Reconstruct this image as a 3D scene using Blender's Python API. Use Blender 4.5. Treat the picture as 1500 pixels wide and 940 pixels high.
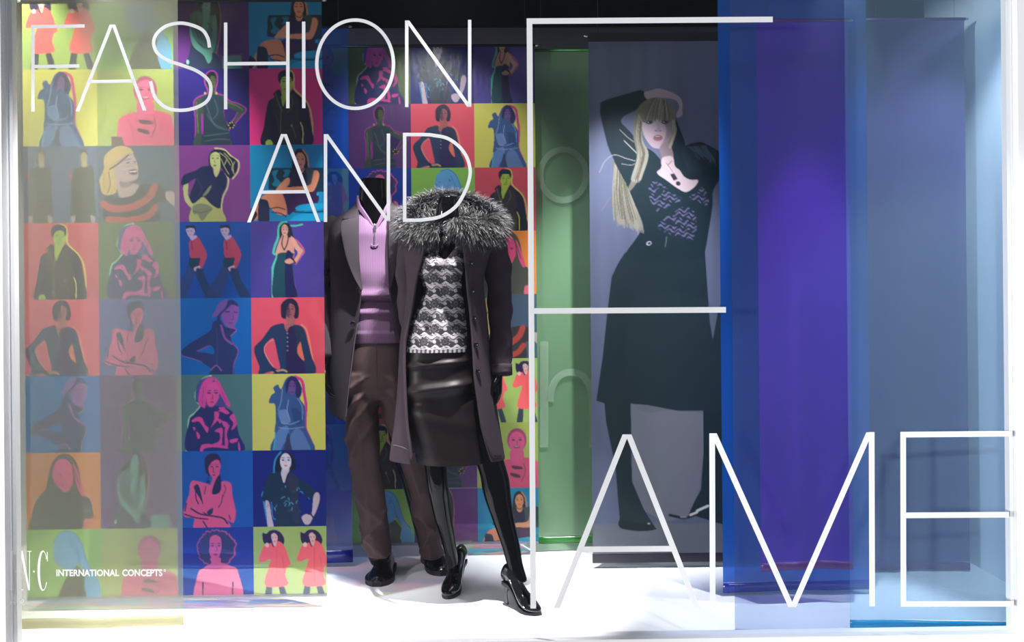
import bpy, bmesh, math, random
import numpy as np
from mathutils import Matrix, Vector
random.seed(7); rng = np.random.default_rng(7)
for o in list(bpy.data.objects): bpy.data.objects.remove(o)
S = bpy.context.scene
COL = S.collection
# ------------------------------------------------------------------ camera
F, CX, CY, H = 1320.0, 750.0, 437.0, 1.12          # focal length and principal point in pixels, eye height
ROLL, YAW = math.radians(0.52), math.radians(0.84)
cam = bpy.data.cameras.new('camera'); camo = bpy.data.objects.new('camera', cam); COL.objects.link(camo)
cam.sensor_fit = 'HORIZONTAL'; cam.sensor_width = 36.0; cam.lens = 36.0 * F / 1500.0
cam.shift_y = (CY - 470.0) / 1500.0
cam.clip_start = 0.05
RM = (Matrix.Rotation(-YAW, 3, 'Z') @ Matrix.Rotation(math.pi / 2, 3, 'X') @ Matrix.Rotation(-ROLL, 3, 'Z'))
camo.matrix_world = Matrix.Translation((0, 0, H)) @ RM.to_4x4()
S.camera = camo
RMn = np.array(RM)
def ray(px, py):
    return RMn @ np.array([(px - CX) / F, (CY - py) / F, -1.0])
def W(px, py, Y):                                   # pixel -> point on the upright plane at depth Y
    d = ray(px, py); k = Y / d[1]
    return np.array([d[0] * k, Y, H + d[2] * k])
def G(px, py, z=0.0):                               # pixel -> point on the floor
    d = ray(px, py); k = (z - H) / d[2]
    return np.array([d[0] * k, d[1] * k, z])
# ------------------------------------------------------------------ world, lamps, exposure
S.view_settings.view_transform = 'Standard'; S.view_settings.look = 'None'
S.view_settings.exposure = 0.0; S.view_settings.gamma = 1.0; S.view_settings.use_curve_mapping = False
S.cycles.transparent_max_bounces = 40; S.cycles.max_bounces = 10; S.cycles.use_denoising = True
wd = bpy.data.worlds.new('street'); S.world = wd; wd.use_nodes = True
wd.node_tree.nodes['Background'].inputs[0].default_value = (0.80, 0.86, 1.0, 1)
wd.node_tree.nodes['Background'].inputs[1].default_value = 0.28
def spot(name, loc, target, power, angle, blend=0.4, radius=0.02, color=(1, 1, 1)):
    l = bpy.data.lights.new(name, 'SPOT'); l.energy = power; l.spot_size = math.radians(angle); l.spot_blend = blend
    l.shadow_soft_size = radius; l.color = color
    o = bpy.data.objects.new(name, l); COL.objects.link(o); o.location = loc
    o.rotation_euler = (Vector(target) - Vector(loc)).to_track_quat('-Z', 'Y').to_euler()
    return o
spot('ceiling_spot_key', (-0.10, 2.985, 2.50), (-0.50, 3.45, 0.0), 520, 49, 0.35, 0.014)
spot('ceiling_spot_left', (-1.15, 2.985, 2.50), (-1.28, 3.42, 0.1), 260, 58, 0.6, 0.03)
spot('fill_spot_wall', (-1.75, 3.06, 2.50), (-2.05, 3.70, 0.3), 150, 84, 0.6, 0.03)  # unseen fill, added to brighten the left wall
spot('ceiling_spot_middle', (0.55, 2.985, 2.50), (0.50, 3.90, 0.85), 600, 43, 0.8, 0.03, (0.92, 0.95, 1))
spot('ceiling_spot_right', (1.15, 2.985, 2.50), (1.08, 3.10, 0.0), 260, 32, 0.5, 0.03, (0.88, 0.93, 1))
spot('ceiling_spot_end', (1.70, 3.06, 2.50), (1.78, 3.70, 0.4), 130, 70, 0.7, 0.03, (0.9, 0.95, 1))
spot('front_fill_left', (-1.75, 0.70, 2.60), (-1.42, 2.95, 0.80), 190, 40, 0.5, 0.08)  # unseen fill outside the glass, added to lift the yellow film and jamb
spot('front_fill_right', (1.85, 0.70, 2.60), (1.45, 2.95, 0.55), 240, 36, 0.5, 0.08, (0.92, 0.96, 1))  # its counterpart, an added fill for the cyan film end
spot('fill_spot_back', (-0.35, 3.12, 2.55), (-0.28, 3.92, 1.45), 110, 62, 0.6, 0.03)  # extra fill, added to brighten the upper part of the rear picture banner
# a lit shop front across the street: low, from the left
sun = bpy.data.lights.new('street_glow', 'SUN'); sun.energy = 4.2; sun.angle = math.radians(6)
suno = bpy.data.objects.new('street_glow', sun); COL.objects.link(suno); suno.location = (-6, -6, 2)
suno.rotation_euler = Vector((0.84, 0.54, -0.05)).to_track_quat('-Z', 'Y').to_euler()
# ------------------------------------------------------------------ helpers
def lin(h):
    h = h.lstrip('#'); v = [int(h[i:i + 2], 16) / 255 for i in (0, 2, 4)]
    return tuple(x / 12.92 if x <= 0.04045 else ((x + 0.055) / 1.055) ** 2.4 for x in v)
def c4(h): return lin(h) + (1.0,)
class NT:
    def __init__(s, name):
        s.m = bpy.data.materials.new(name); s.m.use_nodes = True; s.t = s.m.node_tree
        for n in list(s.t.nodes): s.t.nodes.remove(n)
        s.out = s.n('ShaderNodeOutputMaterial')
    def n(s, typ, **kw):
        nd = s.t.nodes.new(typ)
        for k, v in kw.items():
            if k in nd.inputs: nd.inputs[k].default_value = v
            else: setattr(nd, k, v)
        return nd
    def l(s, a, b): s.t.links.new(a, b)
def pbr(name, col, rough=0.6, metal=0.0, spec=0.5, bump=None, sheen=0.0, noise=None, coat=0.0):
    t = NT(name); p = t.n('ShaderNodeBsdfPrincipled'); t.l(p.outputs[0], t.out.inputs[0])
    p.inputs['Base Color'].default_value = c4(col); p.inputs['Roughness'].default_value = rough
    p.inputs['Metallic'].default_value = metal; p.inputs['Specular IOR Level'].default_value = spec
    p.inputs['Sheen Weight'].default_value = sheen; p.inputs['Coat Weight'].default_value = coat
    tc = t.n('ShaderNodeTexCoord')
    if noise:
        nz = t.n('ShaderNodeTexNoise'); nz.inputs['Scale'].default_value = noise[0]; nz.inputs['Detail'].default_value = 4
        t.l(tc.outputs['Object'], nz.inputs['Vector'])
        mx = t.n('ShaderNodeMix', data_type='RGBA'); t.l(nz.outputs[0], mx.inputs[0])
        mx.inputs[6].default_value = c4(col); mx.inputs[7].default_value = c4(noise[1])
        t.l(mx.outputs[2], p.inputs['Base Color'])
    if bump:
        nz = t.n('ShaderNodeTexNoise'); nz.inputs['Scale'].default_value = bump[0]; nz.inputs['Detail'].default_value = 3
        t.l(tc.outputs['Object'], nz.inputs['Vector'])
        b = t.n('ShaderNodeBump'); b.inputs['Strength'].default_value = bump[1]; b.inputs['Distance'].default_value = bump[2]
        t.l(nz.outputs[0], b.inputs['Height']); t.l(b.outputs[0], p.inputs['Normal'])
    return t.m
def film(name, col=None, clear=0.5, tint=None, gloss=0.05, rough=0.22, attr=None, tpow=0.5, transl=0.45):
    """printed or dyed plastic film: part clear and tinted, part scattering, a little shiny"""
    t = NT(name)
    d = t.n('ShaderNodeBsdfDiffuse'); tr = t.n('ShaderNodeBsdfTranslucent'); tp = t.n('ShaderNodeBsdfTransparent')
    g = t.n('ShaderNodeBsdfGlossy'); g.inputs['Roughness'].default_value = rough
    if attr:
        a = t.n('ShaderNodeAttribute', attribute_name=attr)
        t.l(a.outputs['Color'], d.inputs[0]); t.l(a.outputs['Color'], tr.inputs[0])
        gm = t.n('ShaderNodeGamma'); gm.inputs[1].default_value = tpow
        t.l(a.outputs['Color'], gm.inputs[0]); t.l(gm.outputs[0], tp.inputs[0])
    else:
        d.inputs[0].default_value = c4(col); tr.inputs[0].default_value = c4(col); tp.inputs[0].default_value = c4(tint or col)
    m1 = t.n('ShaderNodeMixShader'); m1.inputs[0].default_value = transl; t.l(d.outputs[0], m1.inputs[1]); t.l(tr.outputs[0], m1.inputs[2])
    m2 = t.n('ShaderNodeMixShader'); m2.inputs[0].default_value = clear; t.l(m1.outputs[0], m2.inputs[1]); t.l(tp.outputs[0], m2.inputs[2])
    m3 = t.n('ShaderNodeMixShader'); m3.inputs[0].default_value = gloss; t.l(m2.outputs[0], m3.inputs[1]); t.l(g.outputs[0], m3.inputs[2])
    tc = t.n('ShaderNodeTexCoord'); nz = t.n('ShaderNodeTexNoise'); nz.inputs['Scale'].default_value = 9; nz.inputs['Detail'].default_value = 5
    mp = t.n('ShaderNodeMapping'); mp.inputs['Scale'].default_value = (2.2, 1, 0.7); t.l(tc.outputs['Object'], mp.inputs[0]); t.l(mp.outputs[0], nz.inputs['Vector'])
    b = t.n('ShaderNodeBump'); b.inputs['Strength'].default_value = 0.25; b.inputs['Distance'].default_value = 0.01
    t.l(nz.outputs[0], b.inputs['Height']); t.l(b.outputs[0], g.inputs['Normal'])
    t.l(m3.outputs[0], t.out.inputs[0])
    return t.m
ORG = {}
def thing(name, label, cat, loc=(0, 0, 0), group=None):
    o = bpy.data.objects.new(name, None); COL.objects.link(o); o.location = loc; o.empty_display_size = 0.1
    o['label'] = label; o['category'] = cat
    if group: o['group'] = group
    ORG[o.name] = np.array(loc, float)
    return o
def org(p):
    while p is not None:
        if p.name in ORG: return ORG[p.name]
        p = p.parent
    return np.zeros(3)
def link(name, me, parent=None, mat=None):
    o = bpy.data.objects.new(name, me); COL.objects.link(o)
    if parent is not None: o.parent = parent
    if mat is not None:
        me.materials.clear(); me.materials.append(mat)
    return o
def mk(name, v, f, mat, parent=None, smooth=True, col=None):
    """one mesh object; vertices given in world space"""
    v = np.asarray(v, float) - org(parent)
    me = bpy.data.meshes.new(name); me.from_pydata(v.tolist(), [], f if isinstance(f, list) else f.tolist()); me.update()
    if smooth: me.polygons.foreach_set('use_smooth', [True] * len(me.polygons))
    if col is not None:
        a = me.color_attributes.new('tint', 'FLOAT_COLOR', 'POINT')
        a.data.foreach_set('color', np.concatenate([np.clip(col, 0, 1), np.ones((len(col), 1))], 1).astype(np.float32).ravel())
    return link(name, me, parent, mat)
def tag(o, label, cat, group=None):
    o['label'] = label; o['category'] = cat
    if group: o['group'] = group
    return o
def box(x0, x1, y0, y1, z0, z1):
    v = [(x, y, z) for x in (x0, x1) for y in (y0, y1) for z in (z0, z1)]
    f = [(0, 1, 3, 2), (4, 6, 7, 5), (0, 4, 5, 1), (2, 3, 7, 6), (0, 2, 6, 4), (1, 5, 7, 3)]
    return v, f
def struct(name, b, mat):
    o = mk(name, b[0], b[1], mat, None, False); o['kind'] = 'structure'; return o
def grid_faces(nu, nv, wrap=False):                 # nv rows of nu points
    i = np.arange(nv - 1)[:, None] * nu; k = np.arange(nu if wrap else nu - 1)[None, :]; k2 = (k + 1) % nu
    return np.stack([i + k, i + k2, i + nu + k2, i + nu + k], -1).reshape(-1, 4)
def join(parts):
    V, Fc, n = [], [], 0
    for v, f in parts:
        V.append(np.asarray(v, float)); Fc += [tuple(int(i) + n for i in q) for q in f]; n += len(v)
    return np.concatenate(V), Fc
def loft(rings, wrap=True, caps=True):
    R = np.asarray(rings, float); nv, nu = R.shape[:2]
    f = grid_faces(nu, nv, wrap).tolist()
    if caps and wrap:
        f.append(list(range(nu))[::-1]); f.append(list(range((nv - 1) * nu, nv * nu)))
    return R.reshape(-1, 3), f
def catmull(P, n=8, closed=False):
    P = np.asarray(P, float); m = len(P); out = []
    rngi = range(m if closed else m - 1)
    for i in rngi:
        p0 = P[(i - 1) % m] if closed or i > 0 else 2 * P[0] - P[1]
        p1 = P[i]; p2 = P[(i + 1) % m]; p3 = P[(i + 2) % m] if closed or i + 2 < m else 2 * P[-1] - P[-2]
        t = np.linspace(0, 1, n, endpoint=False)[:, None]
        out.append(0.5 * ((2 * p1) + (-p0 + p2) * t + (2 * p0 - 5 * p1 + 4 * p2 - p3) * t ** 2 + (-p0 + 3 * p1 - 3 * p2 + p3) * t ** 3))
    if not closed: out.append(P[-1:])
    return np.concatenate(out)
def tube(pts, rad, m=12, n=6, flat=None, round_end=True):
    """smooth tube through pts with radii; flat=(axis vector, factor) squashes it along an axis"""
    A = np.concatenate([np.asarray(pts, float), np.asarray(rad, float)[:, None]], 1)
    A = catmull(A, n) if len(A) > 2 else np.array([A[0] + (A[1] - A[0]) * t for t in np.linspace(0, 1, n)])
    P, r = A[:, :3], np.maximum(A[:, 3], 1e-4)
    if round_end:
        for end in (0, -1):
            d = P[end] - P[1 if end == 0 else -2]; d = d / (np.linalg.norm(d) + 1e-9)
            ex = [(0.5, 0.87), (0.85, 0.53), (1.0, 0.05)]
            pp = np.array([P[end] + d * r[end] * a for a, b in ex]); rr = np.array([r[end] * b for a, b in ex])
            if end == 0: P = np.concatenate([pp[::-1], P]); r = np.concatenate([rr[::-1], r])
            else: P = np.concatenate([P, pp]); r = np.concatenate([r, rr])
    T = np.gradient(P, axis=0); T /= np.linalg.norm(T, axis=1)[:, None] + 1e-9
    u = np.cross(T[0], [0, 0, 1.0]);
    if np.linalg.norm(u) < 1e-3: u = np.cross(T[0], [0, 1.0, 0])
    rings = []; a = np.linspace(0, 2 * np.pi, m, endpoint=False)
    for i in range(len(P)):
        u = u - T[i] * np.dot(u, T[i]); u /= np.linalg.norm(u) + 1e-9; w = np.cross(T[i], u)
        off = r[i] * (np.cos(a)[:, None] * u + np.sin(a)[:, None] * w)
        if flat is not None:
            ax = np.asarray(flat[0], float); ax /= np.linalg.norm(ax)
            off = off - np.outer(off @ ax, ax) * (1 - flat[1])
        rings.append(P[i] + off)
    return loft(rings)
def mod(o, typ, **kw):
    m = o.modifiers.new(typ.lower(), typ)
    for k, v in kw.items(): setattr(m, k, v)
    return m
# ------------------------------------------------------------------ the setting
YG, YB, XL, XR, ZC = 2.90, 4.49, -2.20, 1.96, 2.70
m_floor = pbr('white floor lacquer', '#e8e8ea', 0.45, spec=0.3)
m_wall = pbr('grey painted board', '#8c8c90', 0.8, bump=(60, 0.15, 0.003))
m_side = pbr('white painted board', '#e4e4e6', 0.7)
m_black = pbr('black ceiling paint', '#050506', 0.85, spec=0.1)
m_frame = pbr('white window enamel', '#f0f0f2', 0.35)
m_sill = pbr('brown stained timber', '#4a2c1a', 0.5, noise=(20, '#2c180c'))
struct('floor', box(XL - .05, XR + .05, YG + .02, YB + .05, -0.06, 0.0), m_floor)
struct('wall_back', box(XL - .05, XR + .05, YB, YB + .06, -0.06, ZC), m_wall)
struct('wall_left', box(XL - .06, XL, YG + .02, YB, -0.06, ZC), m_side)
struct('wall_right', box(XR, XR + .06, YG + .02, YB, -0.06, ZC), m_side)
struct('ceiling', box(XL - .06, XR + .06, YG - .02, YB + .06, ZC, ZC + .06), m_black)
zv = W(900, 36, 4.10)[2]
struct('trim_1', box(XL, XR, 4.10, 4.14, zv, ZC), m_black).name = 'trim_1'
# ragged lower edge of the black cloth on that fascia
# window: frame members and one large pane
win = bpy.data.objects.new('window_1', None); COL.objects.link(win); win['kind'] = 'structure'
xl = (W(9, 200, YG)[0] + W(16, 850, YG)[0]) / 2; xr = (W(1484, 200, YG)[0] + W(1489, 800, YG)[0]) / 2
zs = W(300, 940, YG)[2]
for nm, b in (('jamb', box(xl - .34, xl, YG - .03, YG + .05, zs - .35, ZC)), ('jamb', box(xr, xr + .34, YG - .03, YG + .05, zs - .35, ZC)),
              ('bottom_rail', box(xl, xr, YG - .03, YG + .04, zs - .30, zs)), ('head_rail', box(xl, xr, YG - .03, YG + .05, 2.45, ZC))):
    mk(nm, *b, m_frame, win, False)
mk('inner_bead', *box(xl, xl + .014, YG + .012, YG + .04, zs, 2.45), m_frame, win, False)
mk('inner_bead', *box(xr - .014, xr, YG + .012, YG + .04, zs, 2.45), m_frame, win, False)
t = NT('window glass'); fr = t.n('ShaderNodeFresnel', IOR=1.45); gl = t.n('ShaderNodeBsdfGlossy'); gl.inputs['Roughness'].default_value = 0.0
tp = t.n('ShaderNodeBsdfTransparent'); tp.inputs[0].default_value = (0.985, 0.99, 0.99, 1)
mx = t.n('ShaderNodeMixShader'); ml = t.n('ShaderNodeMath', operation='MULTIPLY'); ml.inputs[1].default_value = 0.4
t.l(fr.outputs[0], ml.inputs[0]); t.l(ml.outputs[0], mx.inputs[0]); t.l(tp.outputs[0], mx.inputs[1]); t.l(gl.outputs[0], mx.inputs[2]); t.l(mx.outputs[0], t.out.inputs[0])
m_glass = t.m
mk('glass_pane', *box(xl + .001, xr - .001, YG - .004, YG + .004, zs - .005, 2.455), m_glass, win, False)
struct('trim_2', box(xl - .34, xr + .34, YG - .22, YG - .03, zs - .40, zs - 0.028), m_sill)
# ------------------------------------------------------------------ print designs, drawn as flat shapes (tile units 0..100)
class Canvas:
    def __init__(s, xs, ys, bg, ss=2):
        dx = (xs[1] - xs[0]); dy = (ys[1] - ys[0]); o = (np.arange(ss) + .5) / ss - .5
        s.ss = ss; s.nx, s.ny = len(xs), len(ys)
        s.X = (np.asarray(xs)[:, None] + o * dx).ravel(); s.Y = (np.asarray(ys)[:, None] + o * dy).ravel()
        s.px = max(abs(dx), abs(dy))
        s.C = np.empty((len(s.Y), len(s.X), 3)); s.C[:] = lin(bg)
    def _box(s, x0, x1, y0, y1):
        i0, i1 = np.searchsorted(s.X, [x0, x1]); j0, j1 = np.searchsorted(s.Y, [y0, y1])
        return slice(j0, j1), slice(i0, i1)
    def mask(s, P):
        P = np.asarray(P, float); b = s._box(P[:, 0].min(), P[:, 0].max(), P[:, 1].min(), P[:, 1].max())
        x = s.X[b[1]][None, :]; y = s.Y[b[0]][:, None]; m = np.zeros((y.shape[0], x.shape[1]), bool)
        Q = np.roll(P, -1, 0)
        for (x0, y0), (x1, y1) in zip(P, Q):
            if y0 == y1: continue
            m ^= ((y0 > y) != (y1 > y)) & (x < (x1 - x0) * (y - y0) / (y1 - y0) + x0)
        return b, m
    def put(s, b, m, c, a=1.0):
        v = s.C[b]; c = np.array(lin(c)) if isinstance(c, str) else c
        v[m] = v[m] * (1 - a) + (c[m] if isinstance(c, np.ndarray) and c.ndim == 3 else c) * a
    def poly(s, c, P, sm=True, a=1.0, off=(0, 0)):
        P = np.asarray(P, float) + off
        if sm: P = catmull(P, 5, True)
        b, m = s.mask(P); s.put(b, m, c, a)
    def ell(s, c, cx, cy, rx, ry, rot=0, a=1.0):
        t = np.linspace(0, 2 * np.pi, 40, endpoint=False); x = rx * np.cos(t); y = ry * np.sin(t); r = math.radians(rot)
        s.poly(c, np.stack([cx + x * math.cos(r) - y * math.sin(r), cy + x * math.sin(r) + y * math.cos(r)], 1), False, a)
    def line(s, c, P, w=1.2, a=1.0, sm=True, off=(0, 0)):
        P = np.asarray(P, float) + off
        if sm and len(P) > 2: P = catmull(P, 5)
        w2 = w / 2
        b = s._box(P[:, 0].min() - w, P[:, 0].max() + w, P[:, 1].min() - w, P[:, 1].max() + w)
        x = s.X[b[1]][None, :]; y = s.Y[b[0]][:, None]; m = np.zeros((y.shape[0], x.shape[1]), bool)
        for p, q in zip(P[:-1], P[1:]):
            d = q - p; L = d @ d + 1e-12
            u = np.clip(((x - p[0]) * d[0] + (y - p[1]) * d[1]) / L, 0, 1)
            m |= (x - p[0] - u * d[0]) ** 2 + (y - p[1] - u * d[1]) ** 2 < w2 * w2
        s.put(b, m, c, a)
    def cols(s):
        k = s.ss
        return s.C.reshape(s.ny, k, s.nx, k, 3).mean((1, 3)).reshape(-1, 3)
def eyes(c, col, x1, x2, y, rx=2, ry=1):
    c.ell(col, x1, y, rx, ry); c.ell(col, x2, y, rx, ry)
    c.line(col, [(x1 - rx, y - 3), (x1 + rx, y - 3.2)], .7); c.line(col, [(x2 - rx, y - 3.2), (x2 + rx, y - 3)], .7)
def d_dress(c):
    sil = [(28, 102), (29, 84), (29, 62), (27, 50), (28, 42), (34, 37), (42, 34), (46, 31), (45, 26), (42, 18), (43, 9), (48, 4), (54, 4), (57, 9), (57, 18), (55, 26), (55, 31), (60, 34), (67, 36), (74, 43), (84, 46), (95, 53), (90, 60), (83, 68), (78, 74), (72, 80), (72, 88), (74, 102)]
    c.line('#9c2c90', sil, 3.2); c.poly('#33463c', sil)
    c.poly('#2a1c5c', [(69, 50), (78, 54), (84, 57), (78, 66), (72, 72), (67, 66), (66, 58)]); c.line('#9c2c90', [(67, 51), (66, 60), (71, 72), (79, 66), (84, 57)], 1)
    c.poly('#223440', [(38, 36), (60, 35), (66, 44), (66, 60), (70, 72), (73, 102), (38, 102), (40, 60)])
    c.poly('#8c2a88', [(36, 61), (38.5, 61), (39, 82), (36.5, 84)])
    for p in ([(42, 44), (52, 70), (66, 78)], [(44, 60), (56, 76), (70, 80)], [(40, 88), (56, 86), (72, 84)], [(40, 95), (58, 92), (73, 93)], [(54, 40), (58, 56), (52, 66)]): c.line('#44585a', p, 1.6, .8)
    c.ell('#0e1418', 50, 14, 7, 10.5); c.poly('#4c5834', [(49, 10), (55, 11), (55, 22), (51, 25), (48, 18)]); eyes(c, '#101010', 49.5, 53.5, 15, 1.2, .6); c.ell('#3a2828', 51.5, 20.5, 1.7, .8)
    for q in ((41.5, 32), (56.5, 32)): c.ell('#a89c4c', *q, 1.3, 1.8)
    c.ell('#0c1014', 75.5, 74, 5.5, 4.6, -30)
    for q in ((72, 74), (74, 71), (77, 70.5), (79.5, 74), (74, 77.5), (78, 77)): c.ell('#b8b070', *q, .9, .9)
    c.line('#5c6c50', [(72, 44), (84, 49), (91, 54)], 1.4); c.line('#5c6c50', [(30, 44), (31, 62), (32, 84)], 1.4)
def d_man(c, line='#e2d060', skin='#a9c83e'):
    jac = [(18, 102), (19, 75), (23, 50), (26, 42), (34, 37), (31, 34), (37, 28), (41, 29), (43, 36), (46, 44), (54, 31), (57, 28), (65, 35), (71, 40), (77, 50), (80, 68), (82, 80), (79, 102)]
    c.line(line, [(50, 2), (57, 5), (59, 14), (59, 26), (67, 35), (74, 42), (80, 54), (83, 78), (81, 102)], 2)
    c.poly(skin, [(41, 13), (45, 10), (54, 10), (57, 14), (58, 18), (56, 26), (53, 31), (50, 38), (45, 48), (42, 38), (43, 28), (41, 22)])
    c.poly('#10142c', jac); c.poly('#2e2a2c', [(30, 45), (36, 34), (41, 40), (44, 50), (54, 34), (62, 38), (66, 52), (65, 72), (66, 98), (42, 98), (36, 70)])
    c.poly(skin, [(42, 36), (46, 38), (50, 34), (45, 49), (43, 46)])
    c.poly('#0c1030', [(38, 15), (38, 8), (43, 3), (51, 2.5), (57, 6), (58, 13), (56, 17), (54, 11), (45, 11), (41.5, 16), (41, 20)])
    eyes(c, '#22300c', 45.5, 53, 17, 2, .8); c.line('#4a5c14', [(49.5, 18), (51, 23), (48.5, 24)], .9); c.line('#4a5414', [(46, 27), (52, 26.6)], 1)
    c.line('#6a6450', [(42, 50), (41, 70), (41, 98)], 1); c.line('#6a6450', [(35, 33), (39, 48), (43, 56)], 1.2); c.line('#6a6450', [(55, 36), (57, 46), (50, 58)], 1)
    c.line('#74704c', [(55, 74), (59, 84), (61, 90)], 1); c.ell('#a8a050', 55.5, 75, 1, 2)
    c.line(line, [(67, 71), (70, 80), (70, 98)], 1.5); c.poly(skin, [(21, 96), (26, 93), (30, 97), (29, 102), (22, 102)])
    c.line('#4a463e', [(40, 84), (54, 80), (66, 76)], .8); c.line('#4a463e', [(30, 55), (36, 66), (38, 80)], .8)
def d_jeans(c):
    sk = '#b9c07c'
    c.line('#c8bc88', [(54, 4), (66, 6), (76, 15), (85, 22), (84, 34), (77, 44)], 2); c.line('#c8c088', [(66, 38), (71, 43), (70, 55), (64, 68), (62, 84), (67, 102)], 2)
    c.poly('#121c38', [(46, 26), (46, 14), (50, 7), (58, 5), (68, 8), (73, 14), (80, 18), (84, 26), (82, 34), (77, 42), (72, 43), (66, 36), (62, 30), (56, 26)])
    for p in ([(60, 10), (68, 16), (74, 26)], [(66, 10), (76, 22), (78, 34)], [(62, 18), (66, 28), (72, 38)], [(80, 22), (76, 30), (79, 38)], [(70, 18), (66, 26)]): c.line('#a8a870', p, 1)
    c.poly(sk, [(48, 13), (54, 9), (60, 12), (61, 24), (60, 32), (56, 42), (52, 36), (52, 31), (48, 25)])
    eyes(c, '#2c3440', 51, 57.5, 17, 1.6, .8); c.ell('#6a5a48', 53.5, 26.5, 2.2, 1); c.line('#7a8050', [(54, 18), (53, 22), (55, 22.5)], .7)
    c.poly(sk, [(12, 52), (18, 50), (18, 66), (25, 78), (23, 82), (18, 78), (13, 70)])
    c.poly('#b0b26a', [(23, 80), (30, 70), (38, 68), (52, 80), (60, 82), (66, 102), (22, 102)])
    c.poly('#4c5564', [(24, 80), (36, 76), (50, 82), (44, 90), (36, 99), (30, 90), (25, 90)], a=.6)
    c.poly('#14204a', [(9, 46), (14, 38), (28, 33), (36, 28), (44, 27), (49, 27), (54, 42), (62, 33), (66, 37), (69, 42), (68, 55), (63, 65), (60, 82), (52, 80), (45, 74), (38, 67), (25, 76), (20, 66), (28, 44), (17, 50), (10, 52)])
    c.poly('#7c8464', [(40, 62), (46, 54), (49, 53), (46, 60), (40, 66), (37, 66)]); c.line('#2c3a60', [(30, 44), (36, 56), (32, 66)], 1.2)
    c.line('#4c5468', [(24, 86), (36, 88), (48, 84)], .8)
def d_recline(c):
    sk = '#f29a70'
    c.poly('#10303e', [(25, 32), (27, 30), (100, 30), (102, 62), (60, 62), (24, 58)], False)
    c.poly('#0c7a9c', [(29, 36), (37, 33), (34, 42), (41, 50), (36, 55), (29, 52), (32, 46)]); c.poly('#0c7a9c', [(44, 33), (53, 33), (50, 41), (43, 42), (46, 37)])
    c.poly('#101828', [(55, 32), (57, 14), (62, 6), (69, 6), (75, 13), (77, 30), (74, 37), (57, 36)]); c.line('#e89060', [(70, 7), (75.5, 16), (77.5, 32)], 1.8)
    c.poly('#3c4c50', [(71, 33), (84, 32), (84, 42), (80, 56), (70, 58)]); c.poly('#201c40', [(53, 35), (62, 34), (66, 38), (72, 33), (75, 44), (72, 60), (48, 62), (50, 48)])
    c.poly(sk, [(62, 29), (71, 29), (70, 36), (66, 38), (63, 36)]); c.ell(sk, 66.3, 20.5, 6.6, 10.3); c.line('#101828', [(62, 31), (67, 33.5), (71.5, 30)], 1.1)
    eyes(c, '#3a1c20', 63, 69.5, 19, 1.6, .8); c.ell('#c0504c', 66.5, 26, 2.4, .9)
    c.poly('#3a1848', [(44, 63), (75, 60), (90, 64), (86, 80), (60, 86), (50, 92), (46, 76)])
    c.poly('#e28a62', [(14, 70), (22, 64), (38, 62), (44, 68), (48, 84), (46, 92), (34, 90), (25, 80), (22, 74), (18, 84), (8, 98), (3, 96), (8, 82)])
    c.poly(sk, [(84, 35), (88, 34), (91, 38), (90, 46), (84, 60), (76, 62), (58, 61), (36, 60), (40, 57), (60, 55), (78, 53), (82, 44)]); c.poly(sk, [(46, 45), (52, 44), (51, 52), (42, 60), (34, 59)])
    c.poly('#1a2242', [(11, 74), (16, 71), (24, 76), (24, 102), (11, 102)]); c.poly('#0c1018', [(0, 84), (6, 86), (9, 92), (0, 102)])
    c.line('#2c1430', [(25, 84), (36, 82), (46, 85)], 1.4); c.line('#2c1430', [(28, 88), (40, 90), (47, 94)], 1.4)
    c.poly('#10a4d4', [(60, 85), (66, 79), (94, 77), (100, 82), (80, 86)]); c.poly('#10a4d4', [(54, 97), (66, 91), (100, 90), (100, 100), (56, 101)]); c.line('#0c3c58', [(58, 88), (80, 89), (100, 87)], 2)
    c.ell('#10a4d4', 89, 65, 1.6, 2)
def d_twins(c):
    for ox in (0, 45.5):
        O = (ox, 0)
        c.poly('#2b3c6c', [(20, 50), (27, 60), (23, 75), (12, 102), (0, 102), (-4, 92), (12, 68)], off=O, a=.8); c.poly('#15375e', [(26, 56), (36, 61), (42, 78), (53, 96), (50, 102), (40, 98), (28, 72)], off=O)
        c.poly('#14344e', [(20, 46), (33, 46), (34, 58), (27, 62), (19, 58)], off=O)
        c.poly('#b83f5a', [(19, 26), (23, 23), (30, 20), (37, 31), (42, 43), (39, 53), (35, 61), (31, 60), (33, 50), (32, 47), (21, 47), (19, 36)], off=O); c.line('#7c2c54', [(22, 26), (23, 36)], 1.6, off=O)
        c.poly('#b4a8cc', [(20, 20), (28, 17.5), (28.5, 20.5), (22.5, 24)], off=O); c.poly('#b9a2c4', [(15, 9), (20, 7), (26, 8), (26, 14), (22, 21), (19, 20), (16, 15)], off=O)
        c.poly('#14203c', [(15, 9), (15, 5), (20, 4.5), (26, 5), (28, 10), (27, 14), (25.5, 9), (20, 8)], off=O)
        for ex in (17.6, 22): c.ell('#2a3050', ex + ox, 12, 1.1, .6)
        c.line('#604870', [(18.5, 17), (21, 17)], .7, off=O); c.poly('#c8a8bc', [(25, 60), (32, 57.5), (33, 60), (28, 61), (27, 65), (25, 63)], off=O)
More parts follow.
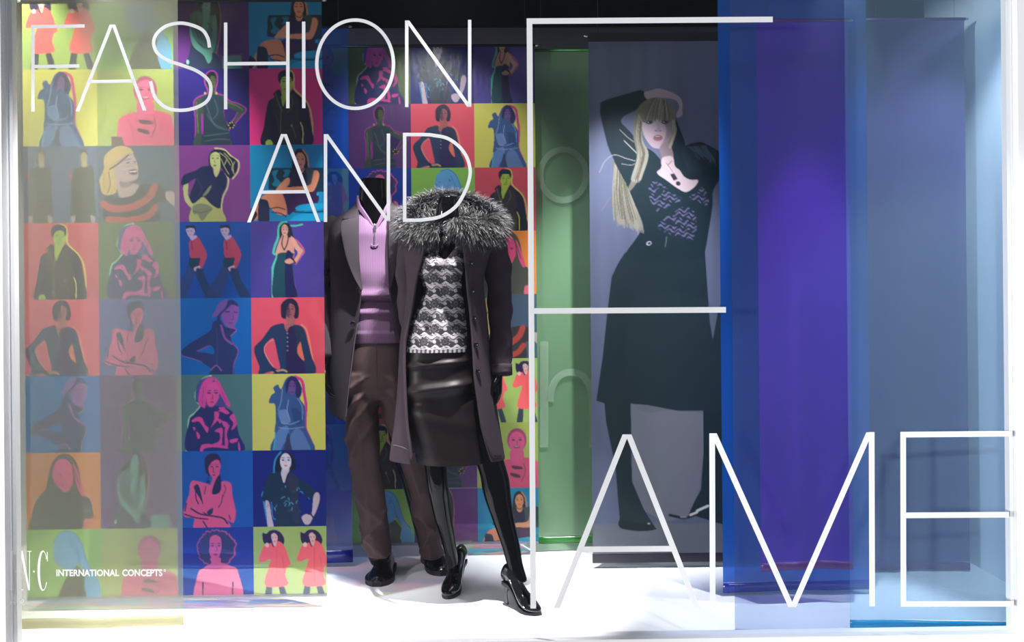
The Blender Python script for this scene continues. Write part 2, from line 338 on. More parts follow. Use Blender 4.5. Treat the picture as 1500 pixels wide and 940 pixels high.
def d_gown(c):
    sk = '#dd9c84'
    c.line('#54ccac', [(47, 1), (40, 3), (37, 10), (36, 22), (32, 32), (30, 42), (35, 45), (30, 57), (28.5, 66), (29, 102)], 3); c.line('#54ccac', [(53, 6), (60, 6.2), (68, 4.4)], 2)
    c.line('#cc6488', [(54, 22), (62, 27), (70, 39), (66, 46), (59, 56)], 2.4); c.line('#c86484', [(57, 44), (54, 60), (58, 88), (61, 102)], 1.6)
    c.poly('#142030', [(38, 20), (38, 9), (43, 2.5), (50, 3), (54, 10), (56, 22), (51, 27), (46, 24), (41, 22)])
    c.poly(sk, [(42, 18), (48, 18), (49, 22), (56, 22), (57, 38), (56, 43), (36, 43), (38, 30), (40, 22)]); c.ell('#e2a68e', 45, 11.5, 4.4, 7.2)
    eyes(c, '#402028', 43.3, 47.3, 11, 1.2, .6); c.ell('#a84850', 45, 15.6, 1.6, .6)
    c.line('#142444', [(43, 19), (41, 30), (44, 38)], 1.4); c.line('#142444', [(50, 20), (48, 30), (44, 38)], 1.6)
    c.poly('#e2a68e', [(40, 22), (37, 28), (33, 40), (34, 45), (38, 42), (39, 32)]); c.poly('#e2a68e', [(53, 20), (58, 24), (64, 33), (69, 39), (66, 44), (59, 55), (56, 52), (62, 42), (57, 34)])
    c.poly('#0d4652', [(37, 42), (56, 42), (55, 50), (57, 80), (60, 102), (30, 102), (30, 65), (34, 50)]); c.poly('#16184e', [(46, 43), (55, 43), (54, 60), (58, 85), (60, 102), (46, 102)])
    c.poly(sk, [(45, 52), (51, 49), (56, 53), (52, 56), (46, 55)]); c.line('#101830', [(55, 49), (58.5, 55)], 2)
def d_profile(c):
    c.poly('#7c5aa8', [(48, 25), (53, 15), (58, 6), (66, 2), (73, 4), (72, 12), (60, 22), (52, 24)])
    c.poly('#24366a', [(7, 70), (14, 62), (30, 52), (46, 42), (49, 32), (58, 28), (66, 38), (79, 41), (73, 50), (75, 60), (81, 68), (80, 76), (76, 85), (75, 102), (45, 102), (46, 93), (40, 88), (30, 82), (12, 76)])
    c.poly('#8c54a4', [(60, 20), (68, 11), (78, 7), (83, 12), (83.5, 18), (82, 28), (78, 36), (74, 40), (66, 36), (62, 28)]); c.poly('#2a3470', [(70, 3), (78, 4), (83, 11), (74, 9), (66, 16), (60, 22), (58, 32), (54, 26), (58, 20), (66, 12)])
    c.line('#38285c', [(66, 18), (71, 18)], 1.3); c.line('#38285c', [(77, 18.5), (81, 19)], 1.2); c.line('#5c3474', [(75, 20), (76.5, 27), (73, 28)], .8); c.line('#5c2c60', [(70, 33), (75, 33)], 1)
    c.poly('#0066b8', [(29, 70), (46, 62), (50, 73), (38, 71)]); c.line('#8c4c9c', [(28, 69), (44, 62)], 1.4)
    c.line('#8c4c9c', [(60, 36), (63, 48), (66, 54), (74, 60)], 3); c.line('#9c58a8', [(74, 39), (80, 42), (72, 50)], 1.3); c.line('#8c4c9c', [(75, 60), (82, 68), (79, 80), (76, 88), (75.5, 102)], 1.3)
    c.line('#9c54a0', [(8, 75), (22, 79), (34, 83)], 1); c.line('#9c54a0', [(46, 94), (53, 88), (60, 95)], 1.6); c.line('#3c4c80', [(54, 40), (55, 66), (54, 88)], 1)
def d_cardigan(c):
    c.line('#ff8c70', [(66, 36), (72, 42), (76, 58), (81, 85), (82, 102)], 2.2)
    c.poly('#201838', [(39, 22), (39, 10), (45, 3), (53, 1), (60, 6), (63, 16), (62, 25), (59, 28), (44, 28), (40, 26)])
    c.poly('#b06460', [(46, 25), (56, 25), (57, 36), (52, 44), (45, 44), (42, 38), (46, 34)]); c.ell('#a85c64', 51, 17, 6.6, 10.6); c.poly('#44304c', [(45, 12), (50, 7), (50, 26), (46, 22)], a=.8)
    c.poly('#201838', [(43, 22), (44, 12), (50, 6), (56, 5), (60, 14), (57, 11), (51, 8), (47, 14), (45.5, 24)]); eyes(c, '#180c1c', 48, 54, 15, 1.6, .8); c.ell('#803048', 51, 22.5, 2.4, 1); c.line('#6c3848', [(51, 16), (52, 19.5), (50, 20)], .7)
    c.poly('#1c365a', [(28, 37), (42, 34), (44, 41), (49, 45), (56, 36), (66, 38), (71, 45), (74, 58), (78, 75), (81, 102), (14, 102), (10, 90), (3, 67), (14, 54), (22, 43)])
    c.poly('#ee5468', [(29, 54), (22, 58), (16, 68), (20, 79), (28, 91), (37, 93), (34, 76)]); c.line('#f8a488', [(29, 55), (21, 59), (16.5, 68), (21, 80), (28, 90)], 1)
    c.poly('#261a50', [(47, 46), (57, 38), (61, 52), (58, 72), (68, 84), (70, 102), (47, 102)]); c.poly('#f07860', [(64, 58), (60, 68), (62, 76), (69, 83), (66, 66)])
    c.poly('#ee5468', [(13, 102), (24, 97), (28, 102)]); c.line('#c0a070', [(26, 98), (40, 95), (46, 97)], 2.4); c.line('#101830', [(27, 94), (32, 98)], 3)
    for i in range(5): c.ell('#a8a0b0', 47.2, 47 + 5.6 * i, .9, .9)
    c.poly('#24304c', [(56, 40), (66, 44), (64, 58), (60, 62), (58, 50)])
def d_pattern(c):
    pk = '#e0489a'; nv = '#1e2a66'
    c.line('#9cdaac', [(46, 1.5), (36, 5), (29, 14), (25, 28), (28, 37), (32, 40), (24, 50), (17, 56), (15, 70), (15, 94), (12, 101)], 2)
    c.poly('#4c4a90', [(25, 30), (28, 12), (38, 4), (50, 4), (62, 18), (69, 41), (58, 42), (40, 42), (28, 37)])
    c.poly(nv, [(15, 102), (17, 60), (21, 54), (30, 44), (34, 40), (45, 43), (56, 41), (70, 46), (76, 54), (82, 78), (86, 102)])
    c.poly(pk, [(29, 38), (31, 20), (37, 8), (44, 3.5), (50, 5), (46, 12), (41, 16), (38, 42), (34, 42)]); c.poly(pk, [(50, 4), (57, 10), (66, 28), (71, 40), (67, 42), (61, 31), (54, 18)])
    c.poly('#e6549e', [(40, 17), (45, 12), (51, 10), (56, 18), (56, 30), (51, 39), (45, 42), (40, 36)]); c.line('#8c3c90', [(36, 16), (34, 40)], .8); c.line('#8c3c90', [(60, 22), (66, 38)], .8)
    eyes(c, '#2a2a66', 43.2, 52.6, 24, 2.6, 1.2); c.line('#8c3070', [(47.5, 26), (48, 31), (46, 32)], .9); c.ell('#b02c6c', 47, 36, 2.8, 1)
    for p in ([(20, 60), (26, 56), (33, 56), (38, 66), (42, 70), (40, 76), (35, 68), (29, 61), (22, 62)], [(50, 49), (56, 50), (54, 60), (48, 66), (45, 70), (50, 58)], [(55, 48), (63, 45), (70, 50), (66, 52), (60, 49)], [(70, 56), (76, 52), (79, 66), (72, 73), (75, 64)],
              [(50, 74), (60, 70), (60, 84), (58, 92), (46, 92), (56, 87), (57, 77)], [(64, 70), (70, 66), (66, 78), (68, 90), (64, 97)], [(70, 86), (80, 84), (79, 88), (72, 90)], [(33, 92), (46, 91), (62, 93), (68, 97), (48, 95), (36, 97), (35, 102), (31, 102)],
              [(60, 61), (68, 64), (63, 69)], [(26, 74), (31, 80), (28, 84)], [(81, 88), (83, 92), (84, 102), (82, 102)], [(54, 58), (60, 60), (57, 64)], [(22, 68), (25, 70), (23, 73)], [(56, 43), (63, 43), (64, 46), (58, 46)]): c.poly(pk, p)
def d_trench(c):
    c.line('#e03488', [(57, 4), (66, 10), (69, 28), (71, 42), (70, 56), (70, 72), (76, 86), (81, 102)], 4)
    c.poly('#34588e', [(38, 20), (44, 8), (50, 3), (57, 4), (62, 10), (66, 20), (65, 28), (63, 33), (70, 45), (70, 68), (74, 80), (80, 102), (26, 102), (30, 80), (29, 75), (31, 60), (30, 40), (22, 38), (25, 28), (30, 24), (28, 18), (34, 14)])
    c.poly('#2a2058', [(44, 14), (50, 4), (57, 4), (62, 11), (65, 22), (62, 32), (58, 30), (56, 18), (50, 12), (47, 22), (45, 26)]); c.ell('#6c4c90', 53, 18, 4.8, 9.4); eyes(c, '#241c48', 50.8, 55.4, 16, 1.4, .7); c.ell('#503070', 53, 24, 1.8, .8)
    c.poly('#6c8ac0', [(34, 50), (40, 47), (46, 48), (50, 62), (44, 66), (38, 64)]); c.poly('#5c84bc', [(30, 82), (36, 72), (46, 68), (48, 80), (40, 94), (36, 102), (28, 102)]); c.poly('#5c7cb0', [(50, 82), (58, 72), (66, 76), (72, 88), (76, 102), (53, 102)])
    c.poly('#3a3c62', [(45, 82), (48, 78), (50, 90), (52, 102), (42, 102)]); c.poly('#24487c', [(52, 46), (60, 46), (66, 56), (64, 66), (56, 64)])
    for p in ([(38, 64), (50, 66), (62, 62)], [(34, 70), (48, 72), (68, 70)], [(48, 34), (46, 48), (50, 62)], [(60, 32), (66, 44), (66, 60)], [(40, 20), (38, 36), (34, 48)]): c.line('#8ca4cc', p, 1)
    c.line('#3cc0c8', [(30, 76), (29, 90), (27, 102)], 1.3)
def d_arms(c):
    pk = '#ec5c90'; nv = '#22285a'
    c.poly(pk, [(17, 44), (20, 39), (26, 39), (40, 43), (48, 46), (60, 40), (71, 43), (73, 60), (77, 80), (74, 94), (66, 91), (68, 102), (24, 102), (22, 88), (10, 86), (8, 79), (12, 66), (16, 55)])
    c.poly('#28204c', [(37, 20), (37, 9), (44, 3.5), (53, 4), (57.5, 10), (57.5, 18), (52, 12), (47, 16), (42, 22), (45, 30), (40, 36), (44, 40), (38, 42), (42, 34), (38, 27)])
    c.poly('#e8588c', [(42, 21), (48, 13), (55, 12), (57.5, 20), (56, 28), (55, 42), (44, 46), (47, 36), (43, 30)]); eyes(c, nv, 45.8, 53, 20.5, 2, .9); c.line(nv, [(48, 22), (47.5, 27), (49.5, 27.6)], .9); c.ell(nv, 48.6, 31.4, 2.2, .8)
    c.poly('#1c2450', [(53, 34), (57, 32), (58.5, 46), (55, 55), (46, 56), (48, 45)])
    c.poly(nv, [(22, 46), (28, 44), (32, 58), (34, 70), (30, 62), (24, 52)])
    for p, w in (([(24, 52), (25, 62), (28, 69)], 1.6), ([(38, 46), (36, 56)], 1.4), ([(18, 75), (30, 82), (46, 85), (60, 88), (66, 95)], 2.2), ([(9, 82), (24, 87), (40, 89)], 1.8), ([(60, 58), (58, 68), (54, 74)], 1.2), ([(34, 80), (40, 84)], 1.4), ([(62, 44), (64, 50), (60, 60)], 1), ([(68, 84), (70, 90)], 1.2), ([(34, 92), (40, 102)], 2), ([(12, 68), (10, 78)], 1.6)): c.line(nv, p, w)
    c.poly(nv, [(39, 80), (43, 76), (47, 75), (46, 82), (41, 83)])
def d_navy(c):
    c.line('#34a4d8', [(37, 2.5), (30, 12), (28, 26), (32, 27), (22, 33), (16, 50), (12, 58), (14, 67), (18, 90), (20, 102)], 1.8); c.line('#34a4d8', [(24, 64), (26, 88), (34, 91), (33, 102)], 1); c.line('#34a4d8', [(62, 54), (70, 58), (74, 64)], 1)
    c.poly('#101828', [(29, 28), (32, 12), (36, 5), (44, 3), (52, 6), (57, 20), (55, 26), (49, 26), (36, 28)]); c.poly('#dccad6', [(39, 24), (48, 24), (45, 36), (41, 43), (37, 37)]); c.ell('#e4dcec', 43.5, 15, 7.4, 11)
    eyes(c, '#303048', 40, 47.4, 13, 1.9, .9); c.ell('#f48474', 43.6, 20.3, 2.2, 1.1); c.line('#b0a0b8', [(43.5, 14), (44.4, 17.5)], .7)
    c.poly('#0e3148', [(20, 33), (30, 29), (37, 32), (41, 43), (48, 28), (62, 38), (74, 46), (84, 55), (80, 62), (72, 62), (62, 53), (60, 70), (64, 95), (59, 102), (32, 102), (30, 92), (25, 68), (12, 66), (13, 56)])
    c.poly('#3a3450', [(46, 40), (52, 30), (60, 40), (58, 60), (62, 92), (52, 92), (50, 60)], a=.6)
    sk = '#d2bcca'; c.poly(sk, [(16, 67), (21, 68), (24, 86), (27, 102), (20, 102), (18, 84)]); c.poly(sk, [(80, 60), (86, 56), (88, 64), (84, 78), (78, 90), (74, 97), (68, 97), (64, 88), (70, 84), (77, 84)])
    c.line('#14183c', [(76, 84), (80, 90)], 2)
    r = np.random.default_rng(3)
    for i in range(26):
        x, y = 46 + r.normal() * 9, 46 + r.random() * 34; c.line(['#3c94ac', '#6ab0c0', '#205c74'][i % 3], [(x, y), (x + r.normal() * 2.4, y + 2 + r.random() * 2)], 1)
def d_afro(c):
    t = np.linspace(0, 2 * np.pi, 60, endpoint=False); r = np.random.default_rng(5); k = 1 + .035 * r.normal(size=60)
    c.poly('#c4548c', np.stack([51 + 26 * np.cos(t) * k, 27 + 24.5 * np.sin(t) * k], 1)); c.poly('#2e3468', np.stack([50.5 + 24.5 * np.cos(t) * k, 27 + 23 * np.sin(t) * k], 1))
    pk = '#e25a90'
    c.poly('#f06c94', [(24, 102), (26, 62), (34, 53), (45, 49), (58, 48), (70, 51), (79, 58), (83, 102)]); c.poly(pk, [(43, 40), (56, 40), (57, 46), (66, 50), (50, 56), (36, 52), (44, 47)])
    c.poly(pk, [(42, 26), (43, 14), (49, 10), (56, 13), (58, 24), (56, 34), (52, 42), (46, 41), (42, 34)]); eyes(c, '#30306a', 46, 54.5, 24, 2.2, .9); c.line('#7c3470', [(51, 25), (52, 30), (49.5, 31)], .9); c.ell('#7c2c60', 50, 35.5, 3, 1)
    for x in (33, 72.5): c.line('#3c1838', [(x, 72), (x - .5, 84), (x, 102)], 2)
def d_coats(c, coat='#ff6468'):
    for ox in (0, 50):
        O = (ox, 0)
        c.poly('#343c4c', [(18, 74), (24, 74), (22, 102), (13, 102)], off=O); c.poly('#343c4c', [(32, 74), (38, 74), (47, 102), (39, 102)], off=O)
        c.poly('#241a48', [(13, 20), (12, 8), (17, 9), (22, 5), (30, 4.5), (37, 9), (41, 18), (38, 25), (31, 22), (26, 27), (18, 24)], off=O)
        c.poly(coat, [(14, 25), (22, 22), (33, 19), (41, 26), (46, 40), (49, 50), (44, 53), (42, 64), (44, 77), (15, 77), (20, 52), (22, 43), (12, 46), (7, 44), (9, 36)], off=O)
        c.poly('#241a48', [(24, 22), (29, 18), (27, 27)], off=O); c.poly('#eab8b0', [(23.5, 11), (28, 8.5), (32, 13), (31, 19), (29.5, 25), (27, 25), (25, 19)], off=O); c.ell('#f2c4c0', 18 + ox, 24, 2.6, 3)
        for ex in (25.7, 29.7): c.ell('#40203c', ex + ox, 14, .9, .6)
        c.ell('#c05060', 28 + ox, 19.2, 1.4, .7); c.line('#e04c54', [(38, 40), (40, 56)], 1, off=O); c.line('#e04c54', [(30, 28), (30, 74)], .7, off=O)
def d_blue(c):
    sk = '#5fa8dc'
    c.poly('#4a5038', [(44, 102), (46, 78), (55, 62), (66, 47), (76, 56), (81, 66), (77, 76), (84, 102)])
    c.poly(sk, [(37, 28), (39, 14), (47, 5), (57, 3), (67, 8), (74, 20), (78, 36), (84, 50), (92, 62), (98, 74), (97, 102), (86, 102), (79, 82), (78, 68), (80, 58), (70, 45), (65, 51), (54, 53), (50, 50), (43, 47), (39, 40), (38, 35)])
    c.line('#2f80c4', [(47, 4.5), (57, 2.5), (67, 7.5), (74.5, 20), (79, 36), (85, 50), (94, 62)], 1.4); c.line('#2f80c4', [(62, 12), (68, 26), (72, 44)], .8); c.line('#2f80c4', [(66, 30), (72, 42), (80, 56)], .8)
    c.ell('#3a74a8', 44.5, 22.5, 1.8, .8); c.ell('#3a74a8', 61, 21, 2.4, .9); c.line('#3a74a8', [(58, 18), (64, 18.5)], .8); c.ell('#c0609c', 44, 40, 2, .9); c.line('#4484b4', [(40, 26), (39, 34), (42, 35)], .8)
def d_smile(c):
    pk = '#e8588e'
    c.poly('#e4507e', [(27, 72), (32, 62), (50, 56), (62, 60), (74, 54), (92, 58), (98, 67), (96, 102), (32, 102)]); c.ell('#a84070', 63, 27, 15.5, 18); c.ell(pk, 63, 30, 12.6, 16)
    c.poly(pk, [(54, 42), (72, 42), (74, 54), (66, 64), (56, 62), (52, 54)]); eyes(c, '#58304c', 57.5, 68.5, 27, 2.6, 1.4); c.ell('#682c50', 63, 37.5, 5, 2.2); c.ell('#f0b0c0', 63, 36.9, 3.8, .9); c.line('#983c6c', [(63, 28), (64.5, 33), (61.5, 33.6)], .9)
    c.poly('#4a3640', [(55, 66), (70, 68), (71, 72), (57, 71)]); c.poly('#4a3640', [(53, 77), (66, 80), (67, 85), (54, 82)]); c.line('#8c3c5c', [(74, 64), (76, 76), (70, 90)], 1.4); c.line('#a83c60', [(40, 66), (46, 80), (48, 100)], 1); c.line('#a83c60', [(86, 66), (82, 84)], 1)
    c.poly('#604840', [(18, 88), (32, 88), (36, 102), (18, 102)], False)
def d_stripe(c):
    sk = '#bca0a0'
    c.poly('#c8a868', [(2, 44), (8, 30), (8, 16), (16, 6), (28, 0), (40, 2), (47, 9), (42, 16), (26, 40), (24, 60), (14, 64), (6, 62), (3, 52)])
    c.poly(sk, [(22, 26), (34, 14), (44, 10), (49, 16), (52.5, 28), (52, 42), (46, 46), (42, 48), (54, 52), (50, 64), (30, 68), (24, 50)])
    c.line('#5c4c3c', [(16, 30), (26, 24), (40, 12)], 2.4); c.line('#7c6840', [(14, 34), (16, 50), (12, 62)], 1.4); c.line('#8c7448', [(8, 40), (8, 56)], 1); c.poly('#7c6460', [(28, 46), (38, 48), (50, 44), (40, 54), (30, 54)], a=.7)
    c.ell('#40343c', 40, 22, 2.6, 1); c.line('#40343c', [(36, 18.5), (43, 17.5)], 1); c.ell('#40343c', 48.5, 21, 1.5, .9); c.poly('#5c2c34', [(40, 33), (50, 31), (51, 37), (45, 38)]); c.line('#f0e8e8', [(42, 34), (50, 33.5)], 1.4)
    c.poly('#363034', [(12, 66), (30, 68), (46, 64), (56, 52), (76, 50), (90, 58), (89, 72), (78, 76), (76, 102), (16, 102), (6, 90), (8, 74)])
    c.line('#b8443a', [(7, 76), (20, 82), (44, 80), (66, 68), (74, 53)], 9); c.line('#b8443a', [(13, 96), (40, 97), (64, 92), (75, 80)], 8); c.poly('#c0a4a4', [(90, 60), (102, 64), (102, 80), (89, 70)])
def d_pinkface(c):
    c.poly('#484c44', [(10, 80), (16, 60), (28, 48), (30, 36), (38, 34), (48, 48), (58, 50), (66, 34), (74, 52), (86, 62), (90, 84), (82, 88), (80, 102), (10, 102)]); c.poly('#504840', [(30, 42), (35, 16), (44, 4), (54, 1), (64, 6), (71, 20), (74, 44), (66, 44), (40, 40)])
    c.poly('#ee4a84', [(37, 26), (42, 12), (54, 8), (62, 18), (64, 36), (60, 46), (54, 50), (46, 46), (40, 38)]); c.poly('#ee4a84', [(64, 14), (71, 28), (79, 54), (75, 57), (69, 44), (66, 28)]); c.line('#60483c', [(60, 8), (66, 24), (72, 44)], 1.6)
    c.ell('#5c2c44', 46, 28, 2.8, 1.2); c.ell('#5c2c44', 58, 28, 2.2, 1.2); c.line('#8c3050', [(48, 30), (49, 37), (46, 38)], 1); c.line('#8c3050', [(46, 42), (54, 42)], 1.2); c.line('#7c5c44', [(14, 30), (24, 25), (34, 23)], 1.6); c.poly('#f06a80', [(78, 88), (85, 88), (83, 102), (77, 102)])
def d_seated(c):
    sk = '#5f9c88'
    c.line('#b06c70', [(50, 1), (58, 6), (62.5, 30), (61, 60), (56, 82)], 1.8); c.poly('#28202c', [(26, 22), (34, 14), (42, 3), (52, 1), (58, 8), (62, 26), (60, 52), (52, 46), (36, 32)])
    c.poly('#456c64', [(23, 30), (34, 24), (44, 30), (56, 32), (58, 50), (56, 80), (40, 72), (30, 66), (24, 50)]); c.poly(sk, [(39, 16), (49, 16), (48, 34), (45, 52), (38, 50), (40, 34)]); c.ell('#6cac98', 45, 13, 5.2, 9); eyes(c, '#243430', 43, 47.4, 12, 1.4, .7); c.ell('#405c54', 45, 18, 1.8, .7)
    c.poly('#26324a', [(20, 84), (26, 64), (40, 72), (46, 92), (54, 78), (64, 102), (14, 102)]); c.poly(sk, [(23, 36), (25, 52), (29, 62), (40, 73), (49, 76), (51, 86), (46, 93), (40, 82), (27, 71), (22, 52)]); c.poly(sk, [(53, 33), (57, 32), (58, 60), (52, 78), (49, 76), (51, 58)])
    c.ell('#80b4a4', 19, 91, 1.8, 3); c.poly('#8c4c60', [(65.5, 82), (91, 80.6), (91.5, 102), (65.5, 102)], False); c.poly('#5a9e8a', [(65, 83.5), (89.5, 82.5), (89.5, 102), (65, 102)], False)
    for p in ([(30, 34), (34, 48), (38, 62)], [(46, 40), (52, 50)], [(28, 44), (34, 60)]): c.line('#2c443c', p, 1.6)
def d_twinmen(c):
    for ox in (0, 56):
        O = (ox, 0)
        c.ell('#b09898', 11 + ox, 93, 3, 8); c.ell('#b09898', 37 + ox, 93, 3, 8); c.poly('#44463a', [(10, 36), (18, 28), (26, 27), (36, 26), (39, 36), (39, 60), (41, 90), (34, 90), (33, 102), (15, 102), (14, 90), (8, 90), (9, 60)], off=O)
        c.ell('#a8986c', 26 + ox, 15, 4.4, 9); c.poly('#4c4434', [(21, 14), (21, 6), (27, 4), (31, 8), (31, 13), (28, 9), (23, 9)], off=O); c.poly('#b4a088', [(23, 22), (30, 22), (30, 26), (26, 28), (23, 26)], off=O)
        for ex in (24, 28): c.ell('#3c3430', ex + ox, 14, .9, .5)
        c.line('#9c4c44', [(6, 34), (10, 42)], 4, off=O)
DES = {'dress': (d_dress, '#271c6a'), 'dressp': (d_dress, '#56306e'), 'man': (d_man, '#e4307f'), 'manr': (d_man, '#d84a58'), 'jeans': (d_jeans, '#7c3a82'), 'recline': (d_recline, '#0a88b8'), 'twins': (d_twins, '#00489e'), 'gown': (d_gown, '#4b3d98'),
       'profile': (d_profile, '#0066b8'), 'cardigan': (d_cardigan, '#ee5468'), 'pattern': (d_pattern, '#4c7878'), 'patterng': (d_pattern, '#586e3c'), 'trench': (d_trench, '#dcd660'), 'trenchg': (d_trench, '#8c9c9c'), 'arms': (d_arms, '#0a5ab4'), 'armss': (d_arms, '#56589c'),
       'navy': (d_navy, '#081c78'), 'afro': (d_afro, '#0a3498'), 'coats': (d_coats, '#a6c064'), 'blue': (d_blue, '#88c44c'), 'smile': (d_smile, '#a4b454'), 'stripe': (d_stripe, '#44586e'), 'pinkface': (d_pinkface, '#ee8838'), 'seated': (d_seated, '#5e2c76'), 'twinmen': (d_twinmen, '#566484')}
PANEL = {}
def panel_mesh(key, u0, u1, v0, v1, w, h, n):
    """one print panel: a flat sheet with the design's colours at its vertices, origin at its centre"""
    k = (key, round(u0, 2), round(u1, 2), round(v0, 2), round(v1, 2), n)
    if k in PANEL: return PANEL[k]
    fn, bg = DES[key]; nx = max(8, int(n * (u1 - u0) / 100)) + 1; ny = max(8, int(n * (v1 - v0) / 100)) + 1
    c = Canvas(np.linspace(u0, u1, nx), np.linspace(v0, v1, ny), bg); fn(c)
    X, Z = np.meshgrid(np.linspace(-w / 2, w / 2, nx), np.linspace(h / 2, -h / 2, ny))
    me = bpy.data.meshes.new('print_panel'); me.from_pydata(np.stack([X, 0 * X, Z], -1).reshape(-1, 3).tolist(), [], grid_faces(nx, ny).tolist()); me.update()
    a = me.color_attributes.new('tint', 'FLOAT_COLOR', 'POINT'); cc = c.cols()
    a.data.foreach_set('color', np.concatenate([cc, np.ones((len(cc), 1))], 1).astype(np.float32).ravel())
    me.materials.append(m_print); PANEL[k] = me
    return me
# ------------------------------------------------------------------ hanging banners
m_print = film('printed clear film', attr='tint', clear=0.42, tpow=0.40, gloss=0.035, rough=0.3)
m_photo = film('photo printed film', attr='tint', clear=0.22, tpow=0.5, gloss=0.03, rough=0.3)
m_steel = pbr('brushed steel', '#b8b8bc', 0.3, 1.0)
m_wire = pbr('clear nylon line', '#303034', 0.4)
m_rodk = pbr('black banner rod', '#0a0a10', 0.4)
GRP = 'translucent film banners hanging in the shop window'
def hang(b, x0, x1, Y, zt):
    for x in (x0 + .04, x1 - .04):
        mk('hanging_wire', *tube([(x, Y, zt - .004), (x, Y, ZC + .002)], [.0006, .0006], 6, 2, round_end=False), m_wire, b)
def rods(b, x0, x1, Y, zt, mat, ht=.012):
    r = mk('top_rod', *tube([(x0 - .004, Y, zt - ht / 2), (x1 + .004, Y, zt - ht / 2)], [ht / 2, ht / 2], 10, 2, round_end=False), mat, b)
    for x, s in ((x0, -1), (x1, 1)): mk('rod_tip', *tube([(x + s * .003, Y, zt - ht / 2), (x + s * .013, Y, zt - ht / 2)], [.005, .005], 8, 2), m_steel, r)
def sheet(x0, x1, Y, z0, z1, nx=24, nz=60, wav=0.006, seed=0, dY=0.0):
    r = np.random.default_rng(seed); X, Z = np.meshgrid(np.linspace(x0, x1, nx), np.linspace(z1, z0, nz))
    u = (X - x0) / (x1 - x0); w = (z1 - Z) / (z1 - z0)
    D = wav * w * (np.sin(u * 7 + r.random() * 6) + .5 * np.sin(u * 15 + 2 * w + r.random() * 6)) + dY * (u - .5)
    return np.stack([X, Y + D, Z], -1).reshape(-1, 3), grid_faces(nx, nz)
def film_banner(label, x0p, x1p, top, bot, Y, mat, hem, top_hem=None, seed=1, hem_px=12, dY=0.0, wav=.006, toprod=True):
    ym = (max(top, 0) + bot) / 2
    x0, x1 = W(x0p, ym, Y)[0], W(x1p, ym, Y)[0]; z1 = W((x0p + x1p) / 2, top, Y)[2]; z0 = max(W((x0p + x1p) / 2, bot, Y)[2], 0.004)
    hh = hem_px * Y / F
    b = thing('film_banner', label, 'banner', ((x0 + x1) / 2, Y, z0), GRP)
    s = mk('film_sheet', *sheet(x0, x1, Y, z0 + hh, z1, seed=seed, wav=wav, dY=dY), mat, b)
    # doubled film pocket round the bottom batten
    X = np.linspace(x0, x1, 24); r = np.random.default_rng(seed); u = (X - x0) / (x1 - x0)
    D = wav * (np.sin(u * 7 + r.random() * 6) + .5 * np.sin(u * 15 + 2 + r.random() * 6)) + dY * (u - .5)
    prof = [(-.001, hh), (-.0022, hh * .6), (-.002, hh * .1), (0, 0), (.002, hh * .1), (.0022, hh * .6), (.001, hh)]
    R = np.array([[(X[i], Y + D[i] + p[0], z0 + p[1] + .003 * np.sin(u[i] * 3 + seed)) for p in prof] for i in range(24)])
    mk('bottom_hem', *loft(R, True, True), hem, b)
    if toprod:
        rods(b, x0, x1, Y, z1 + .006, top_hem or hem); hang(b, x0, x1, Y, z1 + .006)
    return b
# --- the two picture banners (each a grid of print panels)
LEFT = [['coats', 'blue', 'seated', 'recline'], ['trench', 'smile', 'dress', 'man'], ['twinmen', 'stripe', 'jeans', 'recline'], ['manr', 'patterng', 'twins', 'gown'],
        ['cardigan', 'armss', 'profile', 'cardigan'], ['profile', 'dressp', 'pattern', 'trench'], ['pinkface', 'seated', 'arms', 'navy'], ['blue', 'smile', 'afro', 'coats']]
BACK = [['smile', 'patterng', 'navy', 'gown'], ['profile', 'dressp', 'cardigan', 'trench'], ['coats', 'afro', 'blue', 'manr'], ['gown', 'twins', 'jeans', 'pinkface'],
        ['cardigan', 'recline', 'armss', 'stripe'], ['profile', 'stripe', 'twins', 'coats'], ['trenchg', 'manr', 'dressp', 'smile'], ['arms', 'blue', 'seated', 'recline']]
def picture_banner(label, grid, xc, yr, Y, n, rodmat):
    """xc: the five column lines, yr: the nine row lines (pixels)"""
    ym = (yr[0] + yr[-1]) / 2; xm = (xc[0] + xc[-1]) / 2
    X = [W(x, ym, Y)[0] for x in xc]; Z = [W(xm, y, Y)[2] for y in yr]
    tx, tz = (X[3] - X[1]) / 2, (Z[1] - Z[7]) / 6
    b = thing('picture_banner', label, 'banner', ((X[0] + X[4]) / 2, Y, Z[-1]), GRP)
    for i in range(8):
        for j in range(4):
            w, h = X[j + 1] - X[j], Z[i] - Z[i + 1]
            u0, u1, v0, v1 = 0, 100, 0, 100
            if j == 0: u0 = max(0, 100 - 100 * w / tx)
            if j == 3: u1 = min(100, 100 * w / tx)
            if i == 0: v0 = max(0, 100 - 100 * h / tz)
            if i == 7: v1 = min(100, 100 * h / tz)
            me = panel_mesh(grid[i][j], u0, u1, v0, v1, w, h, n)
            o = link('print_panel', me, b); o.location = ((X[j] + X[j + 1]) / 2 - b.location.x, 0, (Z[i] + Z[i + 1]) / 2 - b.location.z)
    rods(b, X[0], X[4], Y, Z[0] + .008, rodmat); hang(b, X[0], X[4], Y, Z[0] + .008)
    hh = .012
    mk('bottom_batten', *box(X[0], X[4], Y - .003, Y + .003, Z[-1] - .004, Z[-1] + .008), film('clear batten', '#b8b8c4', 0.6, '#e0e0e8'), b, False)
    return b
picture_banner('tall banner of pop-coloured portraits hanging beside the yellow film, in front of the blue film', LEFT, [36, 145, 257, 368, 475], [2, 101, 213, 325, 437, 549, 661, 773, 875], 3.30, 96, m_rodk)
picture_banner('tall banner of pop-coloured portraits hanging behind the two mannequins', BACK, [422, 512, 604, 697, 786], [68, 152, 246, 339, 432, 526, 620, 716, 797], 3.92, 80, m_rodk)
